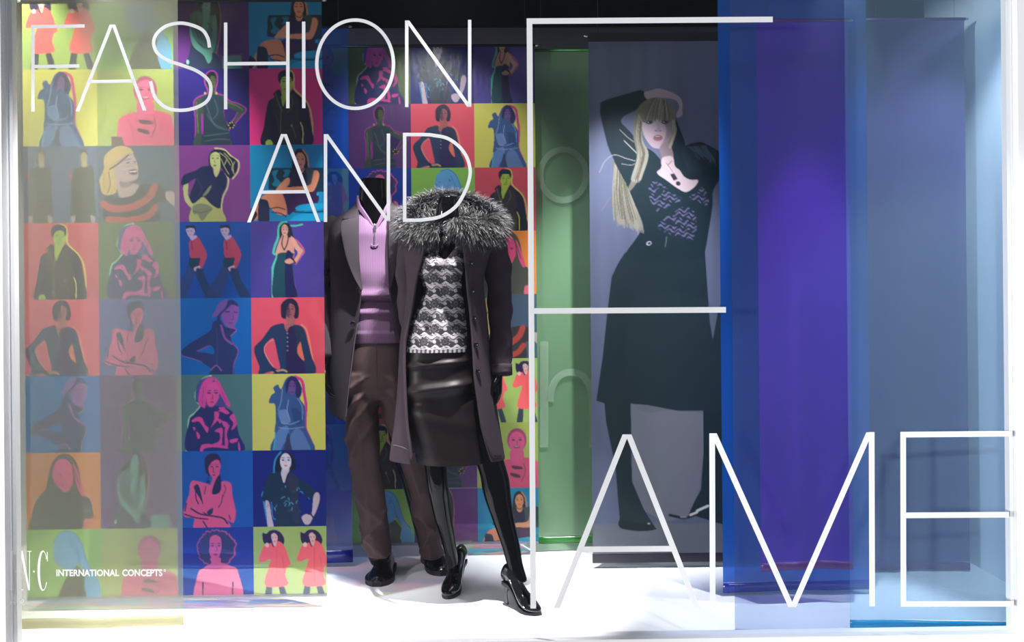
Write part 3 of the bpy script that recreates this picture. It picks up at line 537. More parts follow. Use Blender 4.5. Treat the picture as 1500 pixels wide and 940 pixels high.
# --- plain dyed films
f_yel = film('pale yellow film', '#dfe2cc', 0.70, '#eef0dc', 0.02, 0.3)
h_yel = film('yellow film doubled', '#c4c2a6', 0.5, '#eceace', 0.03, 0.3)
film_banner('pale yellow translucent film strip hanging against the glass in front of a portrait banner', 17, 262, -60, 919, 3.00, f_yel, h_yel, seed=2, hem_px=15, dY=0.03, wav=.004)
f_blu = film('blue film', '#1a60c4', 0.76, '#84aef0', 0.04, 0.22)
h_blu = film('blue film doubled', '#0a34b0', 0.2, '#1c50d8', 0.06, 0.2)
film_banner('wide blue film hanging behind the front picture banner, beside the man mannequin', 127, 513, 40, 826, 3.79, f_blu, h_blu, m_rodk, seed=3, hem_px=18, wav=.008)
f_grn = film('green film', '#7aa47a', 0.40, '#a4c8a2', 0.04, 0.3)
h_grn = film('green film doubled', '#2f8a30', 0.3, '#50b050', 0.04, 0.3)
gb = film_banner('green film banner with pale letters hanging between the picture banner and the photo banner', 782, 1140, 73, 793, 3.97, f_grn, h_grn, h_grn, seed=4, hem_px=10)
film_banner('blue film strip hanging beside the photo banner of the blonde woman', 1055, 1272, -4, 865, 3.36, film('strong blue film', '#0560c8', 0.30, '#2a70e0', 0.05, 0.2), h_blu, seed=5, hem_px=14, wav=.006)
f_pur = film('purple film', '#6a2cc4', 0.24, '#8a50e0', 0.05, 0.25); h_pur = film('purple film doubled', '#80208c', 0.25, '#a040b0', 0.05, 0.25)
film_banner('purple film strip hanging in front of the strong blue film', 1111, 1246, 30, 835, 3.26, f_pur, h_pur, seed=6, hem_px=12, wav=.005)
f_vio = film('grey violet film', '#6a5898', 0.42, '#9088c4', 0.04, 0.3)
film_banner('dull violet film hanging behind the cyan film', 1272, 1416, 28, 835, 3.62, f_vio, h_pur, seed=7, hem_px=12)
f_gry = film('smoke film', '#7890b0', 0.86, '#c6d2e6', 0.03, 0.25)
film_banner('thin smoky grey film hanging against the glass beside the cyan film', 1073, 1241.5, -60, 944, 2.965, f_gry, f_gry, seed=8, hem_px=6, wav=.003)
f_cya = film('cyan film', '#98c0d8', 0.70, '#c0dcf0', 0.03, 0.25); h_cya = film('cyan film doubled', '#38b0d8', 0.42, '#70c8e8', 0.05, 0.25)
film_banner('cyan film banner hanging against the glass behind the letter E', 1243, 1488, -60, 920, 2.985, f_cya, h_cya, seed=9, hem_px=12, dY=-0.03, wav=.004)
# pale letters on the green film
def pale(P, w, name):
    Y = 3.955; P = catmull(P, 10) if len(P) > 3 else np.asarray(P, float)
    d = np.gradient(P, axis=0); nn = np.stack([-d[:, 1], d[:, 0]], 1); nn /= np.linalg.norm(nn, axis=1)[:, None]
    v = [W(*(p + q * w / 2 * s), Y) for p, q in zip(P, nn) for s in (1, -1)]
    f = [(2 * i, 2 * i + 1, 2 * i + 3, 2 * i + 2) for i in range(len(P) - 1)]
    return v, f
m_pale = film('pale frosted ink', '#b8c8b8', 0.72, '#e4f0e4', 0.01)
tt = np.linspace(0, 2 * np.pi, 40)
V, Q = pale(np.stack([825 + 33.5 * np.cos(tt), 256 + 37 * np.sin(tt)], 1), 9, 'o')
mk('printed_letter', V, Q, m_pale, gb)
V, Q = join([pale([(797, 500), (797, 655)], 12, 'h'), pale([(806, 588), (808, 570), (817, 553), (833, 545), (852, 549), (863, 565), (867, 588), (867, 655)], 10, 'h')])
mk('printed_letter', V, Q, m_pale, gb)
# --- photo banner: a woman posing, her companion beside her
def photo():
    xs = np.arange(865, 1252, 1.25); ys = np.arange(50, 823, 1.25)
    c = Canvas(xs, ys, '#5a5f78', 2)
    X = c.X[None, :]; Y = c.Y[:, None]
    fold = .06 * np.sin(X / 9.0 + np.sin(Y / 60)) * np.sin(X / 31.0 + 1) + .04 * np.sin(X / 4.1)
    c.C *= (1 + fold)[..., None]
    dk = '#16262e'
    def strands(col, A, B, n, w, sp, seed, a=1.0):
        r = np.random.default_rng(seed)
        for i in range(n):
            t = r.random(); o = r.normal(size=2) * sp
            P = [np.array(p) * (1 - t) + np.array(q) * t + o * (k / max(1, len(A) - 1)) for k, (p, q) in enumerate(zip(A, B))]
            c.line(col, P, w * (.6 + .8 * r.random()), a)
    c.poly('#666874', [(865, 766), (1252, 766), (1252, 822), (865, 822)], False)
    # long skirt and train
    c.poly('#1a2930', [(916, 368), (905, 385), (896, 404), (890, 450), (882, 520), (872, 585), (884, 589), (886, 616), (899, 682), (905, 765), (922, 766), (936, 774), (958, 774), (940, 745), (923, 704), (922, 590), (947, 592), (991, 601), (1028, 601), (1028, 664), (1024, 717), (1004, 752), (1060, 770), (1080, 770), (1080, 400), (1052, 452), (1043, 497), (1039, 470), (1036, 420), (1033, 370)], False)
    c.poly('#70707c', [(923, 590), (947, 592), (970, 597), (991, 601), (1028, 601), (1028, 664), (1022, 717), (1004, 756), (970, 764), (942, 748), (924, 704)], False)
    c.poly('#1a272e', [(908, 420), (922, 430), (922, 760), (908, 764), (902, 660), (903, 560)], False, .55)
    c.poly('#2b3a3e', [(925, 440), (1036, 440), (1060, 520), (1060, 600), (991, 600), (924, 588)], True, .18)
    c.line('#161e24', [(978, 754), (1000, 758), (1020, 752)], 4); c.line('#d0d0d4', [(1008, 754), (1018, 750)], 3); c.line('#d0d0d4', [(1018, 748), (1034, 741)], 3.4); c.line('#b0b0b4', [(994, 757), (1002, 757)], 1.6)
    c.poly('#141c22', [(905, 760), (925, 764), (945, 768), (958, 774), (936, 777), (906, 772)]); c.ell('#b8b8bc', 947, 766, 2, 1)
    # companion at the right, dark clothes
    c.poly('#26304a', [(1076, 100), (1252, 100), (1252, 770), (1076, 770)], False, .75)
    c.poly(dk, [(1062, 225), (1080, 222), (1110, 215), (1160, 214), (1180, 300), (1180, 770), (1062, 770), (1064, 380), (1071, 255)], False)
    c.poly('#8e8ab4', [(1078, 143), (1084, 137), (1092, 134), (1110, 135), (1124, 142), (1128, 170), (1124, 204), (1114, 216), (1106, 206), (1096, 186), (1084, 168)]); c.poly('#1c2440', [(1076, 146), (1080, 134), (1096, 128), (1120, 130), (1130, 144), (1110, 138), (1090, 137), (1082, 145)])
    c.ell('#2c3050', 1101, 156, 6, 3); c.ell('#2c3050', 1086, 163, 3.4, 3); c.poly('#4c4c78', [(1096, 160), (1098, 176), (1104, 179), (1094, 181), (1092, 172)]); c.ell('#403c64', 1103, 188, 6, 2.4); c.line('#9c98c0', [(1084, 170), (1096, 190), (1110, 214)], 2)
    # torso, raised arm
    c.poly(dk, [(881.6, 155), (884, 147), (904, 140), (925, 134), (941, 130), (947, 134), (952, 143), (945, 152), (931, 161), (917, 168), (912, 176), (918, 184), (926, 192), (940, 210), (958, 220), (975, 236), (986, 216), (1004, 213), (1016, 209), (1028, 207), (1042, 213), (1055, 221), (1076, 236), (1068, 246), (1056, 262), (1046, 278), (1044.7, 301), (1038.7, 337), (1033, 368), (1028, 376), (1000, 382), (965, 384), (930, 382), (919, 374), (919, 366), (926, 356), (934, 345), (942, 331), (940, 319), (931, 298), (922, 275), (909, 252), (900, 230), (893, 214), (887, 190), (882, 167)])
    c.poly(dk, [(984, 158), (992, 172), (998, 188), (1005, 214), (984, 218)]); c.poly('#203038', [(1000, 216), (1020, 208), (1042, 214), (1052, 226), (1040, 246), (1014, 250), (1002, 232)]); strands('#4c5c66', [(1010, 214), (1022, 226)], [(1036, 212), (1050, 236)], 46, .9, 3, 1, .6)
    c.poly('#1c2d34', [(940, 320), (1042, 320), (1033, 384), (908, 384), (934, 345)], False, .0)
    # hand over the head, far hand
    sk = '#9c8a96'
    c.line('#6c5a58', [(1000, 147), (1005, 158), (1011, 170)], 2.4); c.poly(sk, [(946, 134), (955, 131), (967, 128), (982, 132), (997, 140), (1002, 149), (1001.5, 159), (1001.5, 167), (995, 171), (992.6, 166), (997, 156), (994, 147), (985, 143), (970, 142), (951, 144)]); c.line('#94808e', [(966, 135), (984, 138), (996, 146)], 1)
    # hair, face
    hr = '#68645a'
    c.poly('#625e54', [(899, 233), (900, 274), (896, 292), (900, 306), (904, 319), (913, 322), (924, 328), (933, 328), (941, 333), (937, 312), (931, 298), (920, 272), (910, 252)])
    c.poly(hr, [(930, 178), (933, 163), (943, 149), (956, 142), (968, 141), (980, 145), (988, 156), (992, 174), (990, 196), (984, 214), (980, 200), (986, 180), (944, 178), (942, 200), (950, 222), (946, 246), (934, 266), (924, 278), (922, 272), (932, 250), (934, 222), (930, 200)])
    c.poly('#a4909a', [(943, 172), (985, 172), (987, 192), (980, 207), (972, 214), (966, 216), (957, 213.5), (948, 202), (943.5, 190)]); c.poly('#705e6a', [(973, 174), (985, 174), (986.5, 193), (979, 208), (968, 215), (975, 202), (978, 188)], a=.7)
    c.poly('#7c6a70', [(968, 214), (980, 207), (985, 214), (988, 232), (976, 238), (970, 226)])
    c.poly('#b4a0a6', [(971.5, 230), (986.5, 228), (990, 242), (997, 248), (1003, 257), (1012, 262), (1024, 263), (1018, 273), (1006, 280), (994, 274.7), (978, 263), (964, 252), (970, 244)])
    c.poly('#6a6254', [(944, 152), (956, 143), (972, 142), (984, 150), (989, 166), (986, 177), (976, 174.5), (962, 173), (944, 177), (938, 170)])
    strands('#7e7a6e', [(962, 142), (952, 158), (946, 176)], [(978, 144), (980, 158), (982, 174)], 44, 1.2, 1.2, 2, .8); strands('#443e34', [(960, 142), (950, 160), (944, 177)], [(980, 145), (984, 160), (985, 176)], 22, .9, 1.2, 3, .6)
    strands('#868278', [(938, 166), (934, 195), (936, 225), (926, 262)], [(942, 176), (942, 204), (950, 226), (938, 262)], 30, 1.3, 2, 4, .85); strands('#4c4638', [(938, 170), (935, 200), (938, 230), (930, 262)], [(943, 180), (942, 206), (948, 226), (936, 262)], 12, .9, 2, 5, .7)
    strands('#827e74', [(902, 238), (900, 280), (903, 324)], [(918, 268), (930, 300), (941, 336)], 70, 1.1, 3, 6, .85); strands('#4c483c', [(906, 244), (904, 284), (908, 316)], [(918, 268), (926, 298), (934, 326)], 18, 1, 3, 7, .7)
    c.line('#8c8a90', [(880, 250), (888, 234), (902, 225), (918, 230), (932, 234)], .9); c.line('#7c7a7c', [(910, 188), (920, 198), (930, 206)], 1.2); c.line('#908e8c', [(916, 204), (926, 214), (934, 222)], 1.1); c.line('#7a7880', [(912, 238), (926, 240), (936, 236)], .9); c.line('#74727c', [(896, 286), (888, 298), (882, 306)], .8)
    c.line('#948e7a', [(988, 176), (991, 190), (986, 206), (983, 214)], 4); c.line('#847a66', [(989, 178), (992, 192), (987, 208)], 1.2)
    for ex in (953, 976): c.ell('#4c4454', ex, 177.3, 6, 3.2, a=.7); c.ell('#26222e', ex, 177.6, 4.4, 1.9); c.ell('#b8b8cc', ex - 1.4, 177.6, 1, .8)
    c.poly('#947e8c', [(966, 178), (969, 186), (971, 190), (965, 192), (960, 189.5), (964, 187)], a=.8); c.ell('#64505c', 963, 190, 1.8, .9); c.ell('#64505c', 969, 190, 1.6, .9)
    c.ell('#84565f', 965.5, 200.5, 7, 4.6); c.ell('#58323e', 965.5, 199.4, 4.8, 1.5); c.line('#d8d0d4', [(962.5, 199), (968.5, 199)], .8)
    c.line('#b8b0b2', [(975, 238), (981, 246), (986, 252)], 1.3); c.line('#6c5c60', [(977, 237), (983, 245), (987, 251)], .8); c.line('#80605c', [(986, 234), (980, 240)], .9)
    c.poly('#2c2c34', [(983, 254), (989, 252.5), (994, 261), (988, 263.5)], False); c.ell('#2c2c34', 994.5, 267.5, 3.6, 3.2, 40)
    # lace on the bodice
    lx = c.X[None, :]; ly = c.Y[:, None]
    pat = np.sin(ly * 1.05 + 2.4 * np.sin(lx * .45 + .5 * np.sin(ly * .3))) + .9 * np.sin(lx * .37 + 1) * np.sin(ly * .41 + .2 * lx) > .5
    for P in ([(951, 275), (958, 264), (973, 270), (988, 282), (1000, 290), (994, 295), (976, 303), (963, 308), (954, 293)], [(1009, 290), (1022, 279), (1031, 274), (1039, 290), (1036, 300), (1018, 295)], [(964, 325), (988, 310), (1003, 301), (1018, 309), (1021, 334), (1015, 351), (988, 344), (967, 335)]):
        b, m = c.mask(catmull(P, 5, True)); c.put(b, m & pat[b], '#5c567c', .9)
    c.ell(dk, 967, 279, 5.5, 4.5); c.ell(dk, 981, 324, 6, 4.6); c.ell('#9a9ab0', 951, 355, 4, 3, -20); c.ell(dk, 951.5, 355, 2.4, 1.6, -20); c.line('#6c7478', [(977, 346), (975, 360)], .8)
    return xs, ys, c.cols()
Yp = 3.72
xs, ys, pc = photo()
cw = [W(865, 436, Yp)[0], W(1252, 436, Yp)[0]]; cz = [W(1000, 48, Yp)[2], W(1000, 822, Yp)[2]]
Xg, Zg = np.meshgrid(np.interp(xs, [865, 1252], cw), np.interp(ys, [50, 822], [cz[0] - .01, cz[1]]))
pb = thing('photo_banner', 'tall dark photo banner of a blonde woman in black with one arm raised', 'banner', ((cw[0] + cw[1]) / 2, Yp, cz[1]), GRP)
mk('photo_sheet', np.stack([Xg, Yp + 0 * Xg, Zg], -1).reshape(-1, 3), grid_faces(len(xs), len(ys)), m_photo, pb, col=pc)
mk('header_band', *box(cw[0] - .001, cw[1] + .001, Yp - .006, Yp + .006, cz[0] - .034, cz[0]), m_rodk, pb, False)
m_hemk = film('dark violet film doubled', '#1c1428', 0.12, '#302444', 0.05)
mk('bottom_hem', *box(cw[0] - .001, cw[1] + .001, Yp - .006, Yp + .006, cz[1] - .001, cz[1] + .034), m_hemk, pb, False)
for x, s in ((cw[0], -1), (cw[1], 1)): mk('rod_tip', *tube([(x - s * .002, Yp, cz[0] - .012), (x + s * .012, Yp, cz[0] - .012)], [.005, .005], 8, 2), m_steel, pb)
hang(pb, cw[0], cw[1], Yp, cz[0])
# ------------------------------------------------------------------ white vinyl lettering on the glass
t = NT('white vinyl'); d = t.n('ShaderNodeBsdfDiffuse'); d.inputs[0].default_value = (.95, .95, .95, 1); tr = t.n('ShaderNodeBsdfTranslucent'); tr.inputs[0].default_value = (.95, .95, .95, 1)
mxs = t.n('ShaderNodeMixShader'); mxs.inputs[0].default_value = .3; t.l(d.outputs[0], mxs.inputs[1]); t.l(tr.outputs[0], mxs.inputs[2]); t.l(mxs.outputs[0], t.out.inputs[0])
m_vinyl = t.m
YV = YG - .0048
def stroke(P, w, closed=False):
    """flat strip of even width along a polyline in pixels, mitred at its corners, square ends"""
    P = np.asarray(P, float); n = len(P); out = []
    for i in range(n):
        a = P[i] - P[i - 1] if (i > 0 or closed) else P[1] - P[0]
        b = P[(i + 1) % n] - P[i] if (i < n - 1 or closed) else P[i] - P[i - 1]
        a = a / np.linalg.norm(a); b = b / np.linalg.norm(b)
        na = np.array([-a[1], a[0]]); nb = np.array([-b[1], b[0]]); m = na + nb; m = m / np.linalg.norm(m)
        k = w / 2 / max(.3, m @ na); out += [P[i] + m * k, P[i] - m * k]
    m = len(out) // 2
    q = [(2 * i, 2 * i + 1, 2 * ((i + 1) % m) + 1, 2 * ((i + 1) % m)) for i in range(m if closed else m - 1)]
    return np.array(out), q
def vinyl(name, strokes, parent=None):
    parts = []
    for k, (v2, q) in enumerate(strokes):
        fr = [W(x, y, YV - .0006 - .0003 * k) for x, y in v2]; bk = [W(x, y, YV) for x, y in v2]; n = len(fr)
        ed = {}
        for f in q:
            for a, b in zip(f, f[1:] + f[:1]): ed[(a, b)] = 1
        rim = [(a, b, b + n, a + n) for (a, b) in ed if (b, a) not in ed]
        parts.append((np.array(fr + bk), [tuple(f) for f in q] + [tuple(i + n for i in f[::-1]) for f in q] + rim))
    v, f = join(parts)
    return mk(name, v, f, m_vinyl, parent, False)
def slant(x0, y0, x1, y1, w):
    """straight stroke with level ends"""
    h = w / 2 * math.hypot(x1 - x0, y1 - y0) / abs(y1 - y0)
    return poly2([(x0 - h, y0), (x0 + h, y0), (x1 + h, y1), (x1 - h, y1)])
def poly2(P): return np.asarray(P, float), [tuple(range(len(P)))]
w = 5.0; wb = 8.3
Sc = catmull([(307, 69.5), (304, 55), (293.7, 42), (268, 34), (245, 37.5), (230, 49), (225, 62.5), (230, 77), (245, 88), (268, 96), (288.5, 104), (304, 116), (309, 130), (304, 147), (286, 158), (263, 161.5), (242.5, 157), (227, 142), (220.4, 119)], 8)
te = np.linspace(0, 2 * np.pi, 72, endpoint=False)
Oc = np.stack([520.2 + 56.2 * np.sign(np.cos(te)) * np.abs(np.cos(te)) ** .98, 94 + 64.7 * np.sin(te)], 1)
Dc = np.concatenate([[(592.7, 322.4), (592.7, 197), (620, 197)], catmull([(630, 197.4), (654, 202), (672, 214), (683.6, 230), (688.5, 247), (687.5, 262), (681, 281), (667, 303), (644, 317.5), (618, 322.2)], 6), [(605, 322.4)]])
LET = [('FASHION', 'F', [stroke([(48.2, 163.4), (48.2, 39), (124, 38)], w), stroke([(48.2, 97.5), (116, 96.6)], w)]),
       ('FASHION', 'A', [slant(163.2, 36, 113.5, 163, w), slant(166.2, 36, 211.8, 162, w), stroke([(131, 119.6), (196, 118.6)], w * .95)]),
       ('FASHION', 'S', [stroke(Sc, w)]),
       ('FASHION', 'H', [stroke([(330.5, 33), (330.5, 160)], w), stroke([(421.6, 32), (421.6, 158.5)], w), stroke([(330.5, 93.4), (421.6, 92.6)], w)]),
       ('FASHION', 'I', [stroke([(444.8, 31.6), (445, 158.4)], w)]),
       ('FASHION', 'O', [stroke(Oc, w, True)]),
       ('FASHION', 'N', [stroke([(595.8, 156.8), (595.8, 30)], w), slant(596.4, 30, 687.4, 156.4, w), stroke([(688, 156.4), (688, 29)], w)]),
       ('AND', 'A', [slant(414.4, 196.2, 364.6, 325.6, w), slant(417.4, 196.2, 466.6, 325, w), stroke([(381, 281.4), (450, 280.6)], w * .95)]),
       ('AND', 'N', [stroke([(476.8, 325), (476.8, 196.4)], w), slant(477.4, 196.4, 568.4, 323.4, w), stroke([(569, 323.4), (569, 195.6)], w)]),
       ('AND', 'D', [stroke(Dc, w, True)]),
       ('FAME', 'F', [stroke([(781.2, 891), (775.6, 31), (1132, 28.4)], wb), stroke([(779, 455.4), (1063.4, 453.6)], wb)]),
       ('FAME', 'A', [slant(916.4, 636, 815.6, 890.4, wb), slant(920.6, 636, 1021, 890, wb), stroke([(848, 804.4), (985, 803.4)], wb)]),
       ('FAME', 'M', [stroke([(1044, 889.6), (1043.2, 634.4)], wb), slant(1045.4, 634.4, 1159.4, 889, wb), slant(1273.6, 633, 1161.6, 889, wb), stroke([(1276.8, 632.6), (1277.6, 888)], wb)]),
       ('FAME', 'E', [stroke([(1485, 884.2), (1323.4, 884.4), (1323.0, 636.4), (1482.5, 635)], wb), stroke([(1323, 754.6), (1478, 753.6)], wb)])]
NB = {'FASHION': 'in the thin word FASHION on the glass', 'AND': 'in the short word AND on the glass', 'FAME': 'in the large word FAME on the glass'}
for word, ch, st in LET:
    size = 'very tall' if (word, ch) == ('FAME', 'F') else 'large' if word == 'FAME' else 'thin'
    tag(vinyl('vinyl_letter', st), f'{size} white vinyl letter {ch} {NB[word]}', 'letter', f'vinyl letters of the word {word}')
# small serif initials and the line of bold capitals beside them
lg = thing('window_logo', 'small white serif initials and bold capitals on the glass over the yellow film', 'lettering', tuple(W(80, 840, YV)))
def serif_I(x, y0, y1, s): return [stroke([(x, y0), (x, y1)], s), stroke([(x - 3, y0 + .7), (x + 3, y0 + .7)], 1.4), stroke([(x - 3, y1 - .7), (x + 3, y1 - .7)], 1.4)]
vinyl('letter', serif_I(16.6, 806.5, 864, 2.8), lg)
vinyl('letter', [stroke([(31, 807), (31, 864)], 1.3), stroke([(43.2, 806.6), (43.2, 864)], 1.3), poly2([(29.4, 806.6), (33.4, 806.6), (43.8, 864.4), (41.2, 864.4)]), stroke([(28, 807.2), (33.6, 807.2)], 1.2), stroke([(40, 807.2), (46.2, 807.2)], 1.2), stroke([(28, 863.4), (34, 863.4)], 1.2)], lg)
a = np.linspace(-.62, -2 * np.pi + .62, 40); ro = np.stack([62.6 + 7.8 * np.cos(a), 835.6 + 29.6 * np.sin(a)], 1); ri = np.stack([63.6 + 5.0 * np.cos(a), 835.6 + 27.6 * np.sin(a)], 1)
Cv = np.concatenate([ro, ri]); vinyl('letter', [(Cv, [(i, i + 1, 41 + i, 40 + i) for i in range(39)]), stroke([(69.2, 808), (69.4, 822)], 1.4)], lg)
for x in (23.6, 49.6): vinyl('dot', [poly2([(x - 1.7, 836.8), (x, 835), (x + 1.7, 836.8), (x, 838.6)])], lg)
BF = None
def text_mesh(txt, x0, x1, y0, y1, bold, name, parent, mat):
    """built-in font text fitted to a pixel box on the glass"""
    cu = bpy.data.curves.new('txt', 'FONT'); cu.body = txt; cu.offset = bold; cu.extrude = 0; cu.resolution_u = 3
    o = bpy.data.objects.new('txt', cu); COL.objects.link(o); bpy.context.view_layer.update()
    me = o.to_mesh(); v = np.array([q.co[:] for q in me.vertices]); f = [tuple(p.vertices) for p in me.polygons]
    o.to_mesh_clear(); bpy.data.objects.remove(o); bpy.data.curves.remove(cu)
    if not len(v): return
    lo, hi = v.min(0), v.max(0)
    px = x0 + (v[:, 0] - lo[0]) / (hi[0] - lo[0]) * (x1 - x0); py = y1 - (v[:, 1] - lo[1]) / (hi[1] - lo[1]) * (y1 - y0)
    return mk(name, [W(a, b, YV - .0005) for a, b in zip(px, py)], f, mat, parent, False)
text_mesh('INTERNATIONAL', 82.4, 174.6, 833.6, 843.8, .035, 'word', lg, m_vinyl)
text_mesh('CONCEPTS', 179, 238, 833.4, 843.8, .035, 'word', lg, m_vinyl)
vinyl('registered_mark', [stroke(np.stack([241.4 + 1.4 * np.cos(te[::6]), 835.4 + 1.4 * np.sin(te[::6])], 1), .7, True)], lg)
fs = thing('floor_sign', 'small faint letter n and figure 2 on the glass below the white initials', 'lettering', tuple(W(27, 881, YV)))
m_fade = film('worn white vinyl', '#f0f0f0', .5, '#ffffff', 0)
text_mesh('n', 17, 24.5, 879.6, 886, .01, 'letter', fs, m_fade); text_mesh('2', 28.6, 36, 877, 886, .01, 'figure', fs, m_fade)
# ------------------------------------------------------------------ mannequins
m_gloss = pbr('black mannequin lacquer', '#030304', 0.08, spec=0.2)
def smooth1(a, k=2):
    a = np.asarray(a, float)
    for _ in range(k):
        b = a.copy(); b[1:-1] = (a[:-2] + 2 * a[1:-1] + a[2:]) / 4; a = b
    return a
class Shell:
    """upright garment or body volume given as silhouette rows in pixels on a plane at depth Y:
    rows = (py, left px, right px, half depth in m, depth offset in m [, opening left px, opening right px])"""
    def __init__(s, rows, Y, n=70, p=2.3, sm=2):
        R = []
        for r in rows:
            y = Y + r[4]; a, b = W(r[1], r[0], y), W(r[2], r[0], y); row = [(a[2] + b[2]) / 2, a[0], b[0], r[3], y]
            if len(r) > 5: row += [W(r[5], r[0], y - r[3] * .95)[0], W(r[6], r[0], y - r[3] * .95)[0]]
            R.append(row)
        R = np.array(R); o = np.argsort(R[:, 0]); R = R[o]
        z = np.linspace(R[0, 0], R[-1, 0], n)
        s.T = np.stack([z] + [smooth1(np.interp(z, R[:, 0], R[:, k]), sm) for k in range(1, R.shape[1])], 1)
        s.p = p
    def at(s, z):
        return [np.interp(z, s.T[:, 0], s.T[:, k]) for k in range(s.T.shape[1])]
    def pt(s, row, a, grow=0.0, wr=None):
        z, x0, x1, hd, yc = row[:5]; cx, hw = (x0 + x1) / 2, (x1 - x0) / 2 + grow; hd = hd + grow; q = 2 / s.p
        x = cx + hw * np.sign(np.cos(a)) * np.abs(np.cos(a)) ** q; y = yc + hd * np.sign(np.sin(a)) * np.abs(np.sin(a)) ** q
        P = np.stack([x, y, np.full_like(x, z)], -1)
        if wr is not None:
            nrm = np.stack([np.cos(a), np.sin(a), 0 * a], -1); P = P + nrm * wr(a, z)[:, None]
        return P
    def front(s, x, z, grow=0.0):
        r = s.at(z); cx, hw = (r[1] + r[2]) / 2, (r[2] - r[1]) / 2
        k = min(1.0, abs((x - cx) / hw)); return r[4] - (r[3] * (1 - k ** s.p) ** (1 / s.p)) - grow
    def mesh(s, m=48, wr=None, grow=0.0, caps=True):
        a = np.linspace(0, 2 * np.pi, m, endpoint=False)
        return loft([s.pt(r, a, grow, wr) for r in s.T], True, caps)
    def open_mesh(s, m=64, wr=None, grow=0.0, hemfn=None):
        rings = []
        for r in s.T:
            cx, hw = (r[1] + r[2]) / 2, (r[2] - r[1]) / 2
            f = lambda x: -math.acos(np.sign((x - cx) / hw) * min(.999, abs((x - cx) / hw)) ** (s.p / 2))
            a = np.linspace(f(r[6]), 2 * math.pi + f(r[5]), m)
            rings.append(s.pt(r, a, grow, wr))
        R = np.array(rings)
        if hemfn is not None: R = hemfn(R)
        return loft(R, False, False)
    def patch(s, outer, inner, Yg, lift, n=14, m=6, curl=0.0):
        """cloth patch lying on the front, between two pixel polylines"""
        O = catmull(outer, 4); I = catmull(inner, 4)
        def rs(P):
            d = np.r_[0, np.cumsum(np.linalg.norm(np.diff(P, axis=0), axis=1))]; t = np.linspace(0, d[-1], n); return np.stack([np.interp(t, d, P[:, k]) for k in (0, 1)], 1)
        O, I = rs(O), rs(I); V = []
        for i in range(n):
            for j in range(m):
                k = j / (m - 1); p = O[i] * (1 - k) + I[i] * k; q = W(p[0], p[1], Yg)
                y = s.front(q[0], q[2], lift + curl * (1 - k)); q = W(p[0], p[1], y); V.append((q[0], s.front(q[0], q[2], lift + curl * (1 - k)), q[2]))
        return np.array(V), grid_faces(m, n).tolist()
def solid(o, t, sub=0, offset=-1):
    mod(o, 'SOLIDIFY', thickness=t, offset=offset)
    if sub: mod(o, 'SUBSURF', levels=sub, render_levels=sub)
    return o
def hand(wrist, d, side, palmn, L=0.17, curl=0.5):
    """wrist point, pointing direction d, thumb-side direction, palm normal: palm, four fingers and a thumb as tubes"""
    d, side, palmn = [np.asarray(v, float) / np.linalg.norm(v) for v in (d, side, palmn)]; w0 = np.asarray(wrist, float); out = []
    pl = L * .52
    rings = []
    for k, (t, hw, th) in enumerate(((-.12, .026, .022), (.1, .029, .018), (.45, .038, .016), (.85, .041, .014), (1.0, .037, .011))):
        a = np.linspace(0, 2 * np.pi, 16, endpoint=False); rings.append(w0 + d * pl * t + np.cos(a)[:, None] * side * hw + np.sin(a)[:, None] * palmn * th)
    out.append(loft(rings))
    for i, (o, ln) in enumerate(((.028, .43), (.010, .48), (-.009, .45), (-.027, .36))):
        b = w0 + d * pl * .92 + side * o; c = curl * (1 + .18 * i); ln *= L; pts = [b]; ang = 0
        for seg, da in ((.45, .5), (.32, .9), (.23, .7)):
            ang += c * da; pts.append(pts[-1] + (d * math.cos(ang) + palmn * math.sin(ang)) * ln * seg)
        out.append(tube(pts, [.0095, .009, .008, .0065], 10, 4))
    b = w0 + d * pl * .25 + side * .026
    out.append(tube([b, b + (d * .7 + side * .6 + palmn * .3) * .035, b + (d * 1.5 + side * .75 + palmn * .6) * .035, b + (d * 2.2 + side * .7 + palmn * .95) * .033], [.013, .0105, .009, .007], 10, 4))
    return out
